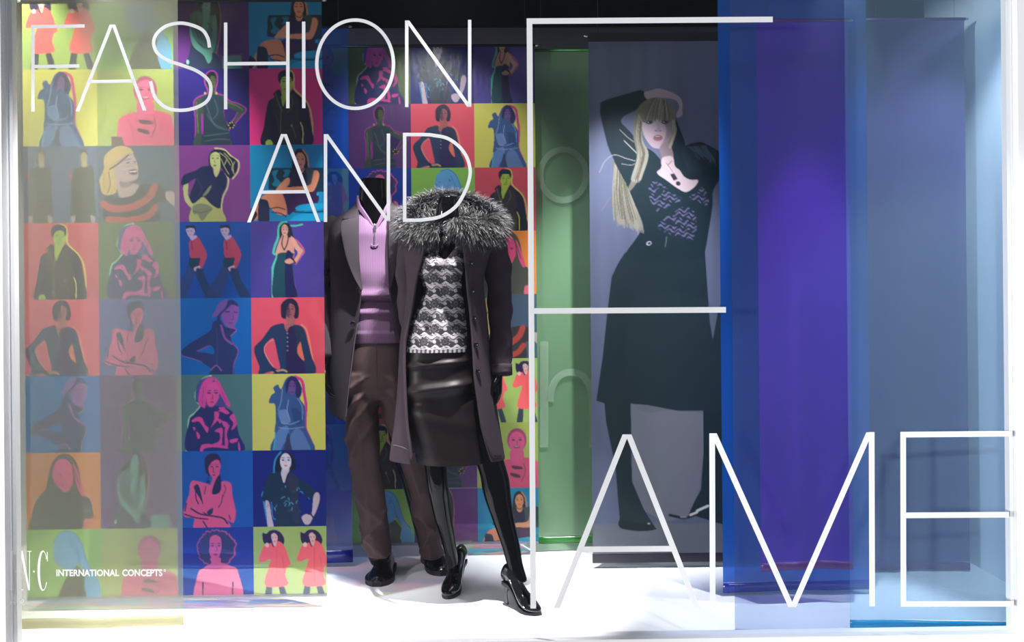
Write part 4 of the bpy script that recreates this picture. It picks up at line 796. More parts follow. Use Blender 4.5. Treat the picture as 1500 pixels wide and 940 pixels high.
def oxford(name, toe, heel, parent, mat, msole):
    """lace-up shoe along heel -> toe on the floor"""
    toe, heel = np.asarray(toe, float), np.asarray(heel, float); ax = toe - heel; L = np.linalg.norm(ax[:2]); ax = ax / L; sd = np.array([ax[1], -ax[0], 0]); up = np.array([0, 0, 1.0])
    prof = [(0, .030, .018, .075), (.06, .034, .018, .098), (.16, .036, .018, .104), (.28, .037, .018, .098), (.40, .039, .018, .085), (.52, .043, .016, .072), (.64, .047, .014, .060), (.76, .047, .012, .052), (.88, .040, .012, .046), (.96, .028, .012, .038), (1.0, .012, .014, .028)]
    P = catmull(np.array(prof), 4); rings = []
    a = np.linspace(0, 2 * np.pi, 20, endpoint=False)
    for t, hw, z0, z1 in P:
        x = np.cos(a) * hw * np.where(np.sin(a) > 0, 1 - .35 * np.sin(a), 1.0); z = np.where(np.sin(a) > 0, z0 + (z1 - z0) * np.sin(a), z0 - .004 * np.abs(np.sin(a)))
        rings.append(heel + ax * L * t + 1.12 * x[:, None] * sd + z[:, None] * up)
    sh = mk(name, *loft(rings), mat, parent)
    def plate(t0, t1, za, zb, g):
        rr = []
        for t in np.linspace(t0, t1, 16):
            hw = np.interp(t, P[:, 0], P[:, 1]) * 1.12 + g; rr.append([heel + ax * L * t + sd * sx * hw + up * z for sx, z in ((-1, za), (1, za), (1, zb), (-1, zb))])
        return loft(rr)
    v, f = join([plate(0, 1.012, .010, .019, .005), plate(-.005, .26, 0, .012, .004), plate(.45, 1.012, 0.0, .012, .004)])
    mk('sole', v, f, msole, sh, False)
    for k in range(4):
        t = .34 + .055 * k; z = np.interp(t, P[:, 0], P[:, 3]); c = heel + ax * L * t + up * (z - .002)
        mk('lace', *tube([c - sd * .016 - up * .006, c + up * .003, c + sd * .016 - up * .006], [.002, .002, .002], 6, 3), msole, sh)
    return sh
YM = 3.65
m_coat = pbr('charcoal plum wool', '#332d32', 0.9, spec=0.06, sheen=0.0, bump=(260, 0.12, 0.002), noise=(8, '#2e292d'))
m_trous = pbr('brown twill', '#443637', 0.62, spec=0.12, bump=(160, 0.06, 0.002))
m_shoe = pbr('black polished leather', '#070708', 0.18, spec=0.6); m_sole = pbr('black rubber', '#0a0a0a', 0.5)
t = NT('mauve ribbed knit'); p = t.n('ShaderNodeBsdfPrincipled'); p.inputs['Base Color'].default_value = c4('#6c526c'); p.inputs['Roughness'].default_value = .9; p.inputs['Specular IOR Level'].default_value = .1
tc = t.n('ShaderNodeTexCoord'); wv = t.n('ShaderNodeTexWave', bands_direction='X'); wv.inputs['Scale'].default_value = 46; wv.inputs['Distortion'].default_value = .4; t.l(tc.outputs['Object'], wv.inputs[0])
bp = t.n('ShaderNodeBump'); bp.inputs['Strength'].default_value = .16; bp.inputs['Distance'].default_value = .003; t.l(wv.outputs[0], bp.inputs['Height']); t.l(bp.outputs[0], p.inputs['Normal']); t.l(p.outputs[0], t.out.inputs[0])
m_knit = t.m
man = thing('male_mannequin', 'headless black mannequin in a dark overcoat, mauve half-zip sweater and brown trousers', 'mannequin', tuple(G(575, 838)))
# body (neck, trunk, arms, hands, legs) as one skin
wrist_m = W(479, 528, 3.60); el_m = W(470, 430, 3.70); sh_m = W(489, 345, 3.68)
body = [Shell([(262, 529, 566, .052, -.01), (270, 527, 566, .056, -.008), (290, 526, 567, .058, 0), (312, 521, 572, .064, .01), (330, 505, 600, .085, .02), (350, 496, 618, .10, .02), (400, 503, 612, .11, .02), (450, 508, 606, .10, .02), (500, 510, 606, .105, .02), (545, 516, 602, .09, .02), (572, 526, 592, .06, .02)], YM - .01, 60).mesh(32),
        tube([W(499, 342, 3.69), sh_m, el_m, W(476, 480, 3.65), wrist_m], [.05, .058, .048, .038, .028], 14),
        tube([W(615, 342, 3.69), W(630, 350, 3.70), W(648, 430, 3.74), W(652, 500, 3.72), W(652, 540, 3.68)], [.05, .058, .048, .038, .028], 14),
        tube([W(532, 560, 3.69), W(530, 640, 3.68), W(540, 720, 3.66), W(556, 815, 3.66)], [.07, .062, .054, .045], 16),
        tube([W(585, 560, 3.70), W(592, 640, 3.72), W(612, 720, 3.77), W(633, 815, 3.80)], [.07, .062, .054, .045], 16)]
body += hand(wrist_m, (.04, -.05, -1), (-.2, -1, -.1), (.95, -.2, -.05), .17, .55)
body += hand(W(652, 540, 3.68), (0, -.1, -1), (.2, -1, 0), (-.95, -.2, 0), .17, .5)
o = mk('body', *join(body), m_gloss, man); mod(o, 'REMESH', mode='VOXEL', voxel_size=.0045, use_smooth_shade=True); mod(o, 'SMOOTH', iterations=4, factor=.5)
# trousers
def wr_leg(seed, amp=.016):
    r = np.random.default_rng(seed); ph = r.random(6) * 6
    sg = 1 if seed == 1 else -1
    def folds(a, z):
        x = np.cos(a) * sg; fr = np.clip(-np.sin(a) + .35, 0, 1); o = 0 * a
        for z0, sl, w, am in ((.80, .9, .010, .018), (.73, 1.1, .011, .017), (.66, 1.3, .012, .014), (.56, 1.2, .014, .010), (.30, -1.0, .014, .010), (.21, .8, .011, .014), (.15, -.9, .011, .013)): o = o + am * np.exp(-((z - z0 - sl * x * .08) / w) ** 2)
        return o * fr + .007 * np.exp(-((x * sg - .02) / .10) ** 2) * fr
    return lambda a, z: folds(a, z) + .4 * amp * (np.sin(3 * a + z * 14 + ph[0]) * .5 + np.sin(2 * a - z * 31 + ph[1]) * .6 + .4 * np.sin(5 * a + 47 * z + ph[2])) * (.5 + .9 * math.exp(-((z - .78) / .16) ** 2) + .5 * math.exp(-((z - .16) / .08) ** 2))
hip = Shell([(488, 516, 598, .115, .0), (500, 515, 600, .118, 0), (530, 510, 604, .125, .0), (560, 507, 609, .122, .0), (573, 509, 607, .112, .0), (583, 524, 592, .08, .0)], YM, 40)
legL = Shell([(545, 508, 562, .112, 0), (575, 506, 556, .11, 0), (600, 506, 553, .102, 0), (640, 509, 555, .092, -.005), (680, 513, 557, .088, -.01), (700, 516.5, 560, .086, -.012), (740, 521.5, 564.5, .084, -.02), (760, 526, 567, .084, -.025), (790, 533, 570, .086, -.03), (810, 538, 573, .088, -.03)], YM, 70)
legR = Shell([(545, 552, 609, .112, 0), (575, 555, 610, .11, .0), (600, 562, 612, .102, .01), (640, 573, 616, .092, .02), (680, 588, 624, .088, .04), (720, 599.5, 636, .086, .06), (760, 608, 642, .084, .08), (790, 615, 646, .084, .09), (812, 619, 650, .088, .10)], YM, 70)
v, f = join([hip.mesh(56), legL.mesh(48, wr_leg(1)), legR.mesh(48, wr_leg(2))])
tr = mk('trousers', v, f, m_trous, man); mod(tr, 'REMESH', mode='VOXEL', voxel_size=.006, use_smooth_shade=True); mod(tr, 'SMOOTH', iterations=2, factor=.5)
for pts in ([(551, 502), (551.5, 530), (553, 566)],):
    mk('fly_seam', *tube([W(x, y, hip.front(W(x, y, YM - .12)[0], W(x, y, YM - .12)[2], .0)) for x, y in pts], [.002] * 3, 6, 4), m_trous, tr)
# sweater
def wr_sw(a, z):
    zz = [W(550, y, 3.56)[2] for y in (440, 462, 487)]
    return .019 * np.exp(-((z - zz[0] - .02) / .018) ** 2) + .012 * np.exp(-((z - zz[1] - .012) / .012) ** 2) - .016 * math.exp(-((z - zz[0] + .004) / .007) ** 2) + .003 * np.sin(2 * a + z * 30) + (.004 if z < zz[2] else 0) + 0 * a
swr = Shell([(306, 523, 572, .072, .005), (314, 519, 576, .080, .005), (324, 508, 592, .096, .01), (345, 498, 612, .118, .01), (400, 500, 612, .128, .01), (440, 506, 606, .126, .01), (470, 509, 604, .126, .01), (487, 511, 602, .128, .01), (501, 512, 601, .124, .01)], YM, 90)
sv, sf = swr.mesh(64, wr_sw, .004, False); xm = W(549, 330, 3.56)[0]; zn = [W(549, y, 3.58)[2] for y in (304, 345)]
for q in sv:                                                # open V at the throat
    if q[1] < YM: q[2] = min(q[2], W(549, 334, 3.55)[2] + 1.7 * abs(q[0] - xm))
sw = mk('sweater', sv, sf, m_knit, man); solid(sw, .004)
# open stand collar, two flaps
def flap(P0, P1, yo):
    A = catmull(P0, 6); B = catmull(P1, 6); n = min(len(A), len(B)); V = []
    for i in range(n):
        for k in np.linspace(0, 1, 5):
            q = A[i] * (1 - k) + B[i] * k; V.append(W(q[0], q[1], q[2] + yo))
    return np.array(V), grid_faces(5, n).tolist()
cl = mk('collar', *flap([(523, 286, 3.615), (526, 297, 3.578), (533, 308, 3.562), (541, 320, 3.552), (547.6, 332, 3.546)], [(521, 294, 3.62), (523, 305, 3.58), (530, 315, 3.566), (538, 326, 3.556), (546, 338, 3.548)], 0), m_knit, sw); solid(cl, .006)
cl = mk('collar', *flap([(570, 283, 3.615), (567, 296, 3.578), (561, 308, 3.562), (555, 320, 3.552), (549.6, 332, 3.546)], [(572, 291, 3.62), (570, 304, 3.58), (564, 315, 3.566), (558, 326, 3.556), (551, 338, 3.548)], 0), m_knit, sw); solid(cl, .006)
m_zip = pbr('silver zip', '#c8c8cc', 0.25, 1.0)
def on(sh, x, y, lift, Yg):
    q = W(x, y, Yg); q = W(x, y, sh.front(q[0], q[2], lift)); return np.array([q[0], sh.front(q[0], q[2], lift), q[2]])
zp = mk('zip', *tube([on(swr, 548.6, y, .008, 3.56) for y in (328, 338, 348, 357)], [.0022] * 4, 6, 4), m_zip, sw)
pu = on(swr, 549, 331, .016, 3.56); mk('zip_pull', *box(pu[0] - .004, pu[0] + .004, pu[1] - .003, pu[1] + .003, pu[2] - .020, pu[2] + .004), m_zip, zp, False)
mk('placket_seam', *tube([on(swr, x, y, .0065, 3.56) for x, y in ((544, 357.5), (546, 359.5), (549, 360), (552, 359.5), (554, 357.5))], [.002] * 5, 6, 4), pbr('mauve thread', '#7c5c80', .9), sw)
# overcoat
def wr_coat(seed, amp):
    r = np.random.default_rng(seed); ph = r.random(4) * 6
    return lambda a, z: amp * (np.sin(4 * a + z * 7 + ph[0]) + .7 * np.sin(7 * a - z * 9 + ph[1])) * (0.35 + 0.65 * np.clip((1.2 - z) / .6, 0, 1.2))
coat = Shell([(299, 524, 574, .078, .025, 527, 569), (304, 520, 580, .085, .025, 526, 569), (311, 507, 600, .10, .02, 526, 569), (319, 493, 622, .115, .015, 526, 568), (329, 484, 636, .128, .01, 526, 568), (345, 482, 638, 0.130, .0, 526, 568), (380, 485, 634, 0.140, .0, 526.5, 569), (425, 486, 630, 0.138, .0, 530, 571), (455, 486, 628, 0.138, 0, 527, 576), (470, 485, 628, 0.138, .0, 524.5, 579), (500, 484, 629, 0.138, .0, 519.6, 585), (535, 482.5, 631, 0.138, .0, 515, 592), (565, 481.5, 632, 0.138, .0, 511, 600), (592, 481, 633, 0.136, .0, 508.4, 606), (612, 481, 634, 0.134, .0, 506.5, 610)], YM, 90)
def hem_m(R):
    z0 = W(506, 612, 3.54)[2]; n = R.shape[0]
    for j in range(R.shape[1]):
        dx = abs(j / (R.shape[1] - 1) - .5) * 2                 # 1 at the front edges, 0 at the centre back
        R[:, j, 2] += np.linspace(1, 0, n) ** 6 * .055 * (1 - dx ** 3)
    return R
ct = mk('overcoat', *coat.open_mesh(72, wr_coat(4, .004), 0, hem_m), m_coat, man); solid(ct, .006, 1)
def sleeve(pts, rad, seed, amp=.006, name='sleeve', mat=None, parent=None):
    v, f = tube(pts, rad, 28, 12, round_end=False); v = np.array(v); r = np.random.default_rng(seed)
    c = np.repeat(v.reshape(-1, 28, 3).mean(1), 28, 0); d = v - c; L = np.linalg.norm(d, axis=1)[:, None] + 1e-6
    an = np.arctan2(d[:, 1], d[:, 0]); k = amp * (np.sin(v[:, 2] * 42 + 2 * an) + .7 * np.sin(v[:, 2] * 71 - 3 * an + 1)); v = v + d / L * k[:, None]
    return mk(name, v, f, mat, parent)
sleeve([W(503, 328, 3.69), W(492, 340, 3.69), W(476, 375, 3.70), W(469, 430, 3.71), W(474, 480, 3.66), W(478.5, 527, 3.60)], [.052, .073, .072, .066, .058, .050], 1, .004, 'sleeve', m_coat, ct)
sleeve([W(616, 328, 3.69), W(628, 340, 3.70), W(642, 375, 3.71), W(650, 430, 3.74), W(652, 480, 3.72), W(652, 532, 3.68)], [.052, .073, .072, .066, .058, .050], 2, .004, 'sleeve', m_coat, ct)
for outer, inner in (([(501, 323), (498, 331), (501, 350), (507, 378), (517, 405), (529, 427)], [(525, 318), (525.4, 340), (526, 360), (526.4, 385), (527.6, 405), (530, 425)]), ([(594, 326), (594, 338), (590, 354), (584, 380), (577, 402), (571, 424)], [(568, 318), (568, 340), (568.4, 360), (569, 385), (570, 405), (570.6, 423)])):
    l = mk('lapel', *coat.patch(outer, inner, 3.53, .010, 18, 7, .020), m_coat, ct); solid(l, .005, 1)
for outer, inner in (([(500, 321), (504, 312), (510, 305), (518, 296), (524, 289)], [(525, 321), (524.5, 314), (524.5, 307), (525, 300), (526, 292)]), ([(592, 322), (588, 312), (583, 304), (577, 295), (572, 288)], [(568.5, 321), (569, 314), (569.5, 307), (569, 300), (568, 291)])):
    l = mk('coat_collar', *coat.patch(outer, inner, 3.56, .014, 12, 6, .004), m_coat, ct); solid(l, .006, 1)
m_btn = pbr('black horn button', '#0a0a0c', 0.2)
def button(sh, x, y, r, parent, Yg, lift=.008):
    c = on(sh, x, y, lift, Yg); a = np.linspace(0, 2 * np.pi, 18, endpoint=False); rings = []
    for rr, d in ((.05, -.002), (.55, -.002), (.75, -.005), (1.0, -.004), (1.0, .002), (.3, .003)): rings.append(np.stack([c[0] + r * rr * np.cos(a), np.full(18, c[1] + d), c[2] + r * rr * np.sin(a)], 1))
    return mk('button', *loft(rings), m_btn, parent)
button(coat, 525.5, 424.5, .011, ct, 3.53); button(coat, 517, 474, .011, ct, 3.53)
m_seam = pbr('pale edge stitching', '#5c5660', .8)
mk('edge_stitching', *tube([on(coat, x, y, .003, 3.53) + np.array([0, -.001, 0]) for x, y in ((524, 474), (519.4, 500), (515, 535), (511.2, 565), (507, 610))], [.0012] * 5, 6, 6), m_seam, ct)
oxford('shoe', G(552, 859), G(567, 830), man, m_shoe, m_sole)
oxford('shoe', G(651, 843), G(629, 818), man, m_shoe, m_sole)
YF = 3.38
m_wool = pbr('dark plum boiled wool', '#3d333a', 0.95, spec=0.05, sheen=0.0, bump=(420, 0.35, 0.003), noise=(120, '#493e45'))
m_satin = pbr('black brown satin', '#181213', 0.46, spec=0.2, bump=(7, 0.12, 0.02))
fem = thing('female_mannequin', 'headless black mannequin in a fur-collared coat, lace top and satin skirt', 'mannequin', tuple(G(705, 874)))
wr_f = W(729, 548, 3.36)
fb = [Shell([(288, 643, 671, .045, .0), (296, 641, 672, .05, 0), (312, 640, 672, .05, .0), (330, 634, 680, .055, .01), (345, 610, 702, .08, .02), (365, 608, 704, .10, .01), (390, 614, 700, .115, -.01), (420, 622, 692, .10, .0), (445, 620, 690, .10, .0), (480, 606, 692, .105, .0), (520, 600, 696, .11, .0), (570, 598, 702, .11, .0), (610, 604, 706, .095, 0)], YF, 60).mesh(32),
      tube([W(612, 350, 3.42), W(604, 358, 3.42), W(598, 430, 3.43), W(603, 480, 3.45), W(616, 510, 3.46)], [.03, .033, .028, .024, .02], 12),
      tube([W(700, 350, 3.42), W(716, 358, 3.42), W(729, 430, 3.43), W(730, 490, 3.40), wr_f], [.03, .033, .028, .025, .021], 12)]
fb += hand(wr_f, (.02, -.08, -1), (-.2, -1, 0), (-.95, .2, 0), .15, .45)
fb += hand(W(616, 510, 3.46), (.5, .1, -.8), (-.3, -1, 0), (.8, -.2, .4), .15, .6)
def legs(rows, Y0, off):
    return Shell([(y, a, b, (b - a) / 2 * Y0 / F * 1.08, o) for (y, a, b), o in zip(rows, off)], Y0, 60, 2.0).mesh(28)
LA = [(590, 604, 656), (640, 614, 656), (676, 621, 655), (700, 624, 656), (716, 626, 657.5), (735, 630, 659.5), (760, 636, 662.5), (790, 646, 667), (815, 652, 671), (828, 655, 673), (838, 656, 674)]
LB = [(590, 660, 712), (640, 680, 728), (676, 697, 739), (700, 704.5, 746), (716, 706, 748), (735, 711.5, 749.5), (760, 721, 753), (800, 735, 762), (825, 742, 765.5), (840, 746, 770), (850, 749, 773)]
fb.append(legs(LA, 3.42, [0, .0, .0, 0, .01, .03, .05, .07, .08, .085, .085]))
fb.append(legs(LB, 3.38, [0, -.02, -.03, -.04, -.04, -.04, -.05, -.07, -.08, -.09, -.095]))
o = mk('body', *join(fb), m_gloss, fem); mod(o, 'REMESH', mode='VOXEL', voxel_size=.004, use_smooth_shade=True); mod(o, 'SMOOTH', iterations=6, factor=.5)
m_patent = pbr('black patent leather', '#040405', 0.06, spec=0.7, coat=1.0)
def pump(heel, toe, hh, ankle, parent):
    """high heeled pump: heel tip and toe tip on the floor, heel seat height hh"""
    heel, toe = np.asarray(heel, float), np.asarray(toe, float); ax = toe - heel; ax[2] = 0; L = np.linalg.norm(ax); ax /= L; sd = np.array([ax[1], -ax[0], 0]); up = np.array([0, 0, 1.0])
    # t along the foot, half width, bottom height, top height
    P = catmull(np.array([(-.10, .014, hh, hh + .035), (-.06, .024, hh - .002, hh + .058), (.06, .028, hh - .006, hh + .062), (.20, .028, hh * .86, hh + .052), (.36, .029, hh * .56, hh * .78 + .034), (.52, .034, hh * .22, hh * .42 + .038), (.64, .038, .012, .060), (.76, .036, .006, .044), (.88, .027, .006, .034), (.96, .015, .008, .028), (1.0, .005, .012, .022)]), 5)
    a = np.linspace(0, 2 * np.pi, 20, endpoint=False); rings = []
    for t, hw, z0, z1 in P:
        c = np.sin(a); rings.append(heel + ax * L * t + (np.cos(a) * hw * np.where(c > 0, 1 - .25 * c, 1))[:, None] * sd + ((z0 + z1) / 2 + (z1 - z0) / 2 * c)[:, None] * up)
    sh = mk('pump', *loft(rings), m_patent, parent)
    mk('stiletto_heel', *tube([heel + up * .004, heel + up * hh * .5 - ax * .004, heel + up * (hh * .85) + ax * .004, heel + up * (hh + .012) + ax * .012], [.0055, .006, .012, .022], 14, 8), m_patent, sh)
    rr = []
    for t, hw, z0, z1 in P[6:]:
        rr.append([heel + ax * L * t + sd * s * hw * .92 + up * z for s, z in ((-1, max(0, z0 - .008)), (1, max(0, z0 - .008)), (1, z0 + .004), (-1, z0 + .004))])
    mk('sole', *loft(rr), m_sole, sh, False)
    return sh
pump(G(676, 852), G(654, 878), .088, None, fem)
pump(G(743.5, 885), G(791, 901.5), .088, None, fem)
# skirt
def wr_sk(a, z):
    zc = W(650, 575, 3.3)[2]; zb = W(650, 540, 3.3)[2]; fr = np.clip(-np.sin(a), 0, 1); x = np.cos(a)
    def fold(zf, sl, wd, am): return am * np.exp(-((z - zf - sl * x * .13) / wd) ** 2)
    return fr * (fold(zc + .02, .16, .016, .020) + fold(zb + .02, .10, .010, .012) - fold(zc - .025, .16, .018, .010) + fold(zc - .10, -.25, .03, .006) + .003 * np.sin(6 * a + z * 11)) + .003 * np.sin(5 * a)
skr = Shell([(502, 598, 692, .118, 0), (530, 594, 696, .125, 0), (560, 592, 700, .13, 0), (600, 594, 706, .13, -.003), (640, 602, 712, .125, -.008), (660, 608, 715, .122, -.01), (673, 611, 716, .122, -.01)], YF, 80)
sk = mk('skirt', *skr.mesh(80, wr_sk, 0, False), m_satin, fem); solid(sk, .003)
mk('hem_band', *Shell([(664, 608.5, 716, .1235, -.01), (674, 610.5, 717.5, .1245, -.01)], YF, 6).mesh(60, None, .0004, False), m_satin, sk)
# lace top: pattern colours at the vertices
top = Shell([(352, 617, 690, .088, .01), (362, 616, 690, .10, .0), (375, 613, 690, .118, -.01), (392, 611, 690, .128, -.012), (408, 616, 688, .118, -.005), (424, 622, 686, .110, 0), (447, 614, 687, .115, 0), (470, 603, 689, .122, 0), (495, 597, 691, .128, 0), (514, 594, 692, .132, 0)], YF, 230, sm=6)
def lace():
    m = 400; a0 = np.linspace(0, 2 * np.pi, m, endpoint=False); rings = []
    zc = W(650, 388, 3.28)[2]
    cups = [W(633, 388, 3.27)[0], W(668, 388, 3.27)[0]]
    for r in top.T:
        P = top.pt(r, a0); fr = np.clip(-np.sin(a0), 0, 1)
        for cx in cups:
            d2 = ((P[:, 0] - cx) / .030) ** 2 + ((P[:, 2] - zc) / np.where(P[:, 2] > zc, .050, .030)) ** 2; P[:, 1] -= .034 * np.exp(-d2) * fr
        P[:, 1] -= .004 * fr * np.sin(P[:, 0] * 60 + P[:, 2] * 25)
        rings.append(P)
    R = np.array(rings)
    # sweetheart neckline: lower the top edge between the cups
    X, Z = R[..., 0], R[..., 2]; xm = sum(cups) / 2; zt = Z[-1, 0]; cut = .055 * np.exp(-((X - xm) / .03) ** 2) + .008
    k = np.clip((Z - (zt - .10)) / .10, 0, 1) * (R[..., 1] < YF + .02); R[..., 2] = Z - cut * k
    gx, gz = .078, .046
    x = (R[..., 0] - xm) / .036; z = R[..., 2] / gz; row = np.round(z); u = R[..., 0] / gx - .5 * (row % 2); col = np.round(u)
    du, dv = (u - col) * gx, (z - row) * gz; rr = np.hypot(du, dv); ang = np.arctan2(dv, du); n = rng.random(X.shape)
    th = 2 * np.pi * R[..., 0] / (gx / 2)
    w1 = np.abs(dv - .020 - .0055 * np.sin(th)); w2 = np.abs(dv + .021 - .0055 * np.sin(th + 1.1)); w3 = np.abs(dv - .008 - .006 * np.sin(th))
    L = .045 + .06 * n
    L = np.where(w3 < .003, .5, L); L = np.where((w1 < .0058) | (w2 < .0044), .92, L)
    fl = rr < .0155 * (1 + .10 * np.cos(7 * ang)); rim = (rr >= .0155) & (rr < .0185)
    L = np.where(rim, np.where(np.sin(9 * ang) > -.2, .62, .05), L); L = np.where(fl, .05 + .09 * (n > .5), L); L = np.where((rr > .006) & (rr < .0075), .30, L)
    bud = np.hypot(np.abs(du) - gx / 2, dv) < .0065; L = np.where(bud, .80, L)
    edge = np.zeros_like(L); edge[:7] = 1; L = np.where((edge > 0), np.where(np.sin(x * 14) > 0, .7, .12), L)
    fr = R[..., 1] < YF; dx = R[..., 0] - xm; zx = zc + .012 - np.abs(dx) * .85                                  # crossed band under the cups
    band = np.abs(R[..., 2] - zx) < .0055; band |= (np.abs(R[..., 2] - (zc + .018 + np.abs(dx) * .9)) < .004) & (np.abs(dx) < .03)
    L = np.where(band & fr & (R[..., 2] > zc - .07), .13 + .08 * n, L)
    C = .54 * np.clip(L, .03, .95)[..., None] * np.array([1.0, .92, .98])
    v, f = loft(R, True, False); return v, f, C.reshape(-1, 3)
t = NT('white and charcoal lace'); p = t.n('ShaderNodeBsdfPrincipled'); at = t.n('ShaderNodeAttribute', attribute_name='tint'); t.l(at.outputs['Color'], p.inputs['Base Color']); p.inputs['Roughness'].default_value = .7; p.inputs['Specular IOR Level'].default_value = .2
bp = t.n('ShaderNodeBump'); bp.inputs['Strength'].default_value = .5; bp.inputs['Distance'].default_value = .004; t.l(at.outputs['Fac'], bp.inputs['Height']); t.l(bp.outputs[0], p.inputs['Normal']); t.l(p.outputs[0], t.out.inputs[0])
m_lace = t.m
v, f, cc = lace(); lt = mk('lace_top', v, f, m_lace, fem, col=cc); solid(lt, .002)
for sx in (627, 676):
    mk('strap', *tube([W(sx, 366, 3.29), W(sx + (2 if sx < 650 else -2), 352, 3.31), W(sx, 338, 3.40)], [.005, .005, .005], 8, 5, flat=((0, 1, 0), .4)), pbr('black strap ribbon', '#141014', .6), lt)
# coat
fcoat = Shell([(330, 618, 696, .08, .02, 634, 672), (338, 604, 716, .10, .02, 630, 675), (350, 594, 722, .125, .01, 625.5, 677), (374, 593, 717, .142, .0, 619, 679), (403, 596, 709, 0.127, .0, 611, 682), (426, 597, 709, 0.127, .0, 607, 684), (455, 594, 713, 0.129, .0, 602.4, 687.5), (485, 588, 716, 0.133, .0, 596, 690), (508, 585, 718, 0.136, .0, 592, 691.3), (553, 582, 722.5, 0.139, .0, 591.5, 693.5), (619, 577, 731, 0.144, 0, 595, 703.5), (650, 573, 735.5, 0.146, 0, 599, 713), (671, 571.5, 739, 0.146, 0, 602, 721)], YF, 90)
fc = mk('coat', *fcoat.open_mesh(76, wr_coat(9, .003), 0, None), m_wool, fem); solid(fc, .007, 1)
# front bands: the wide button band on one side, the narrow turned edge on the other
bl = mk('button_band', *fcoat.patch([(677, 352), (679, 378), (682, 407), (684, 430), (688.5, 465), (691, 508), (694, 553), (704, 622), (714, 655), (721, 671)], [(701, 352), (705, 378), (706.5, 407), (708, 430), (711.5, 465), (714, 508), (718, 553), (727, 622), (732, 655), (736, 670)], 3.26, .004, 30, 6, .003), m_wool, fc); solid(bl, .005, 1)
mk('turned_edge', *tube([on(fcoat, x, y, .003, 3.27) for x, y in ((625.5, 352), (619, 374), (611, 403), (607, 426), (602.4, 455), (596, 485), (592.6, 508), (592.5, 553), (596, 619), (600, 650), (602.5, 670))], [.006] * 11, 10, 6), m_wool, fc)
for x, y in ((689.5, 386), (691.5, 427), (694.5, 466), (697, 505), (700, 544)): button(fcoat, x, y, .0095, bl, 3.26, .014)
for pts in ([(576, 652), (590, 655), (601, 660)], [(717, 655), (726, 652), (737, 650)]):
    mk('hem_seam', *tube([on(fcoat, x, y, .0075 if x > 700 else .002, 3.26) for x, y in pts], [.0016] * 3, 6, 6), pbr('worn wool edge', '#52464e', .9), fc)
s1 = sleeve([W(702, 338, 3.42), W(717, 350, 3.42), W(728, 385, 3.43), W(732, 440, 3.43), W(733.5, 500, 3.40), W(734, 549, 3.37)], [.045, .058, .052, .046, .042, .041], 5, .003, 'sleeve', m_wool, fc)
mk('cuff', *tube([W(733.8, 533, 3.375), W(734, 549.5, 3.37)], [.0425, .0425], 28, 4, round_end=False), m_wool, s1)
sleeve([W(616, 338, 3.42), W(606, 350, 3.42), W(600, 390, 3.43), W(600, 440, 3.44), W(604, 480, 3.455), W(614, 508, 3.46)], [.045, .056, .05, .046, .042, .040], 6, .003, 'sleeve', m_wool, fc)
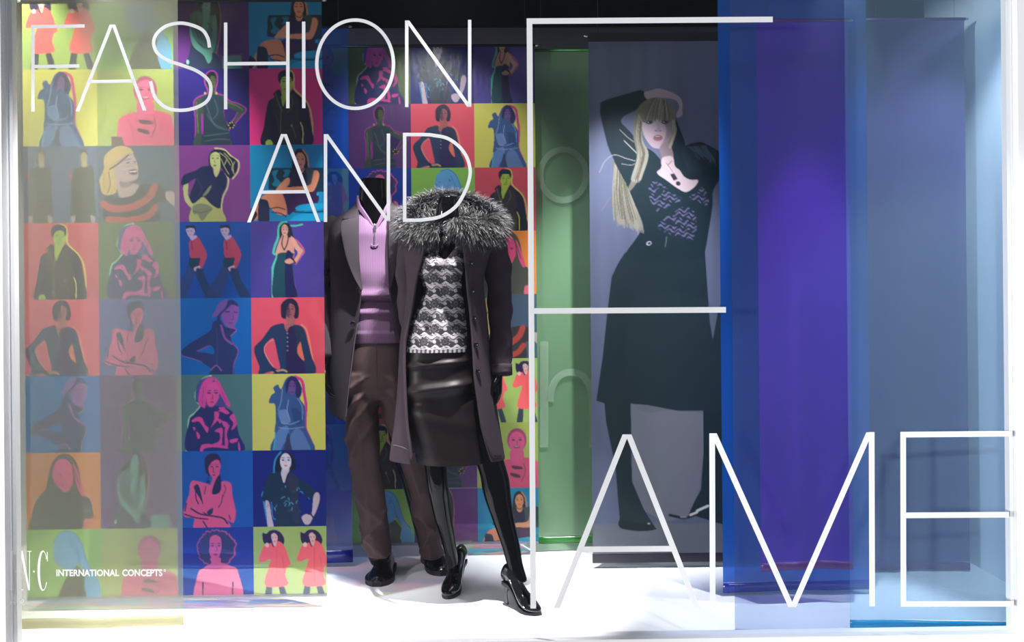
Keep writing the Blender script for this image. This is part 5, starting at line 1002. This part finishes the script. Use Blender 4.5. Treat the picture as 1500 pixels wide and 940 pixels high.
# fur collar: padded roll and guard hairs
path = [(643, 341, 3.262), (630, 338, 3.270), (614, 337, 3.290), (602, 330, 3.345), (603, 318, 3.42), (618, 305, 3.475), (638, 297, 3.505), (657, 294, 3.515), (680, 297, 3.505), (704, 307, 3.475), (719, 318, 3.42), (722, 330, 3.345), (708, 336, 3.290), (690, 335, 3.268), (674, 328, 3.262), (668, 320, 3.268)]
PP = catmull([W(*q) for q in path], 6)
rad = np.interp(np.linspace(0, 1, len(PP)), [0, .08, .25, .5, .75, .92, 1], [.018, .03, .042, .036, .044, .034, .020])
m_furb = pbr('dark fur pelt', '#040304', 1.0, spec=0.0)
vv, ff = tube(PP, rad, 14, 1); fur = mk('fur_collar', vv, ff, m_furb, fc)
def hairs(N):
    r = np.random.default_rng(11); T = np.gradient(PP, axis=0); T /= np.linalg.norm(T, axis=1)[:, None]; V, Fq, C = [], [], []
    cen = W(656, 320, 3.40)
    k = r.integers(0, len(PP) - 1, N); fr = r.random(N); base = PP[k] * (1 - fr[:, None]) + PP[k + 1] * fr[:, None]; rr = rad[k]
    d = r.normal(size=(N, 3)); t = T[k]; d -= t * np.sum(d * t, 1)[:, None]; d /= np.linalg.norm(d, axis=1)[:, None]
    outw = base - cen; outw[:, 2] *= .4; outw /= np.linalg.norm(outw, axis=1)[:, None]
    g = d * .80 + outw * .55 + t * r.normal(size=(N, 1)) * .3 + np.array([0, -.12, -.38]) + r.normal(size=(N, 3)) * .22; g /= np.linalg.norm(g, axis=1)[:, None]
    L = .022 + .034 * r.random(N) ** 1.3; b = base + d * rr[:, None] * .85; sd = np.cross(g, r.normal(size=(N, 3))); sd /= np.linalg.norm(sd, axis=1)[:, None]
    droop = np.array([0, 0, -1.0]); wd = .00035 + .0005 * r.random(N); clump = .5 + .5 * np.sin(base[:, 0] * 95 + 3 * np.sin(base[:, 2] * 80)) * np.sin(base[:, 1] * 70 + base[:, 2] * 60); pale = r.random(N) < .08 + .42 * clump
    for s, (u, wk) in enumerate(((0, 1.0), (.4, .9), (.75, .6), (1, .1))):
        c = b + g * (L * u)[:, None] + droop * (L * .28 * u * u)[:, None]
        V += [c + sd * (wd * wk)[:, None], c - sd * (wd * wk)[:, None]]
        lum = np.where(pale, [.006, .02, .13, .40][s], [.006, .008, .015, .03][s]) * (.7 + .6 * r.random(N)); C += [lum, lum]
    V = np.stack(V, 1).reshape(-1, 3); C = np.stack(C, 1).reshape(-1); i = np.arange(N)[:, None] * 8
    Fq = np.concatenate([i + np.array([[0, 1, 3, 2]]), i + np.array([[2, 3, 5, 4]]), i + np.array([[4, 5, 7, 6]])]).tolist()
    return V, Fq, np.stack([C, C * .95, C * .98], 1)
t = NT('silver tipped fur'); p = t.n('ShaderNodeBsdfPrincipled'); at = t.n('ShaderNodeAttribute', attribute_name='tint'); t.l(at.outputs['Color'], p.inputs['Base Color']); p.inputs['Roughness'].default_value = .55; t.l(p.outputs[0], t.out.inputs[0])
hv, hf, hc = hairs(24000)
gh = mk('guard_hairs', hv, hf, t.m, fur, col=hc); gh['kind'] = 'stuff'
# pendant at the throat
mk('pendant', *tube([W(653, 346, 3.285), W(654, 350, 3.28)], [.005, .006], 12, 4), pbr('silver pendant', '#d8d8dc', .15, 1.0), fem)
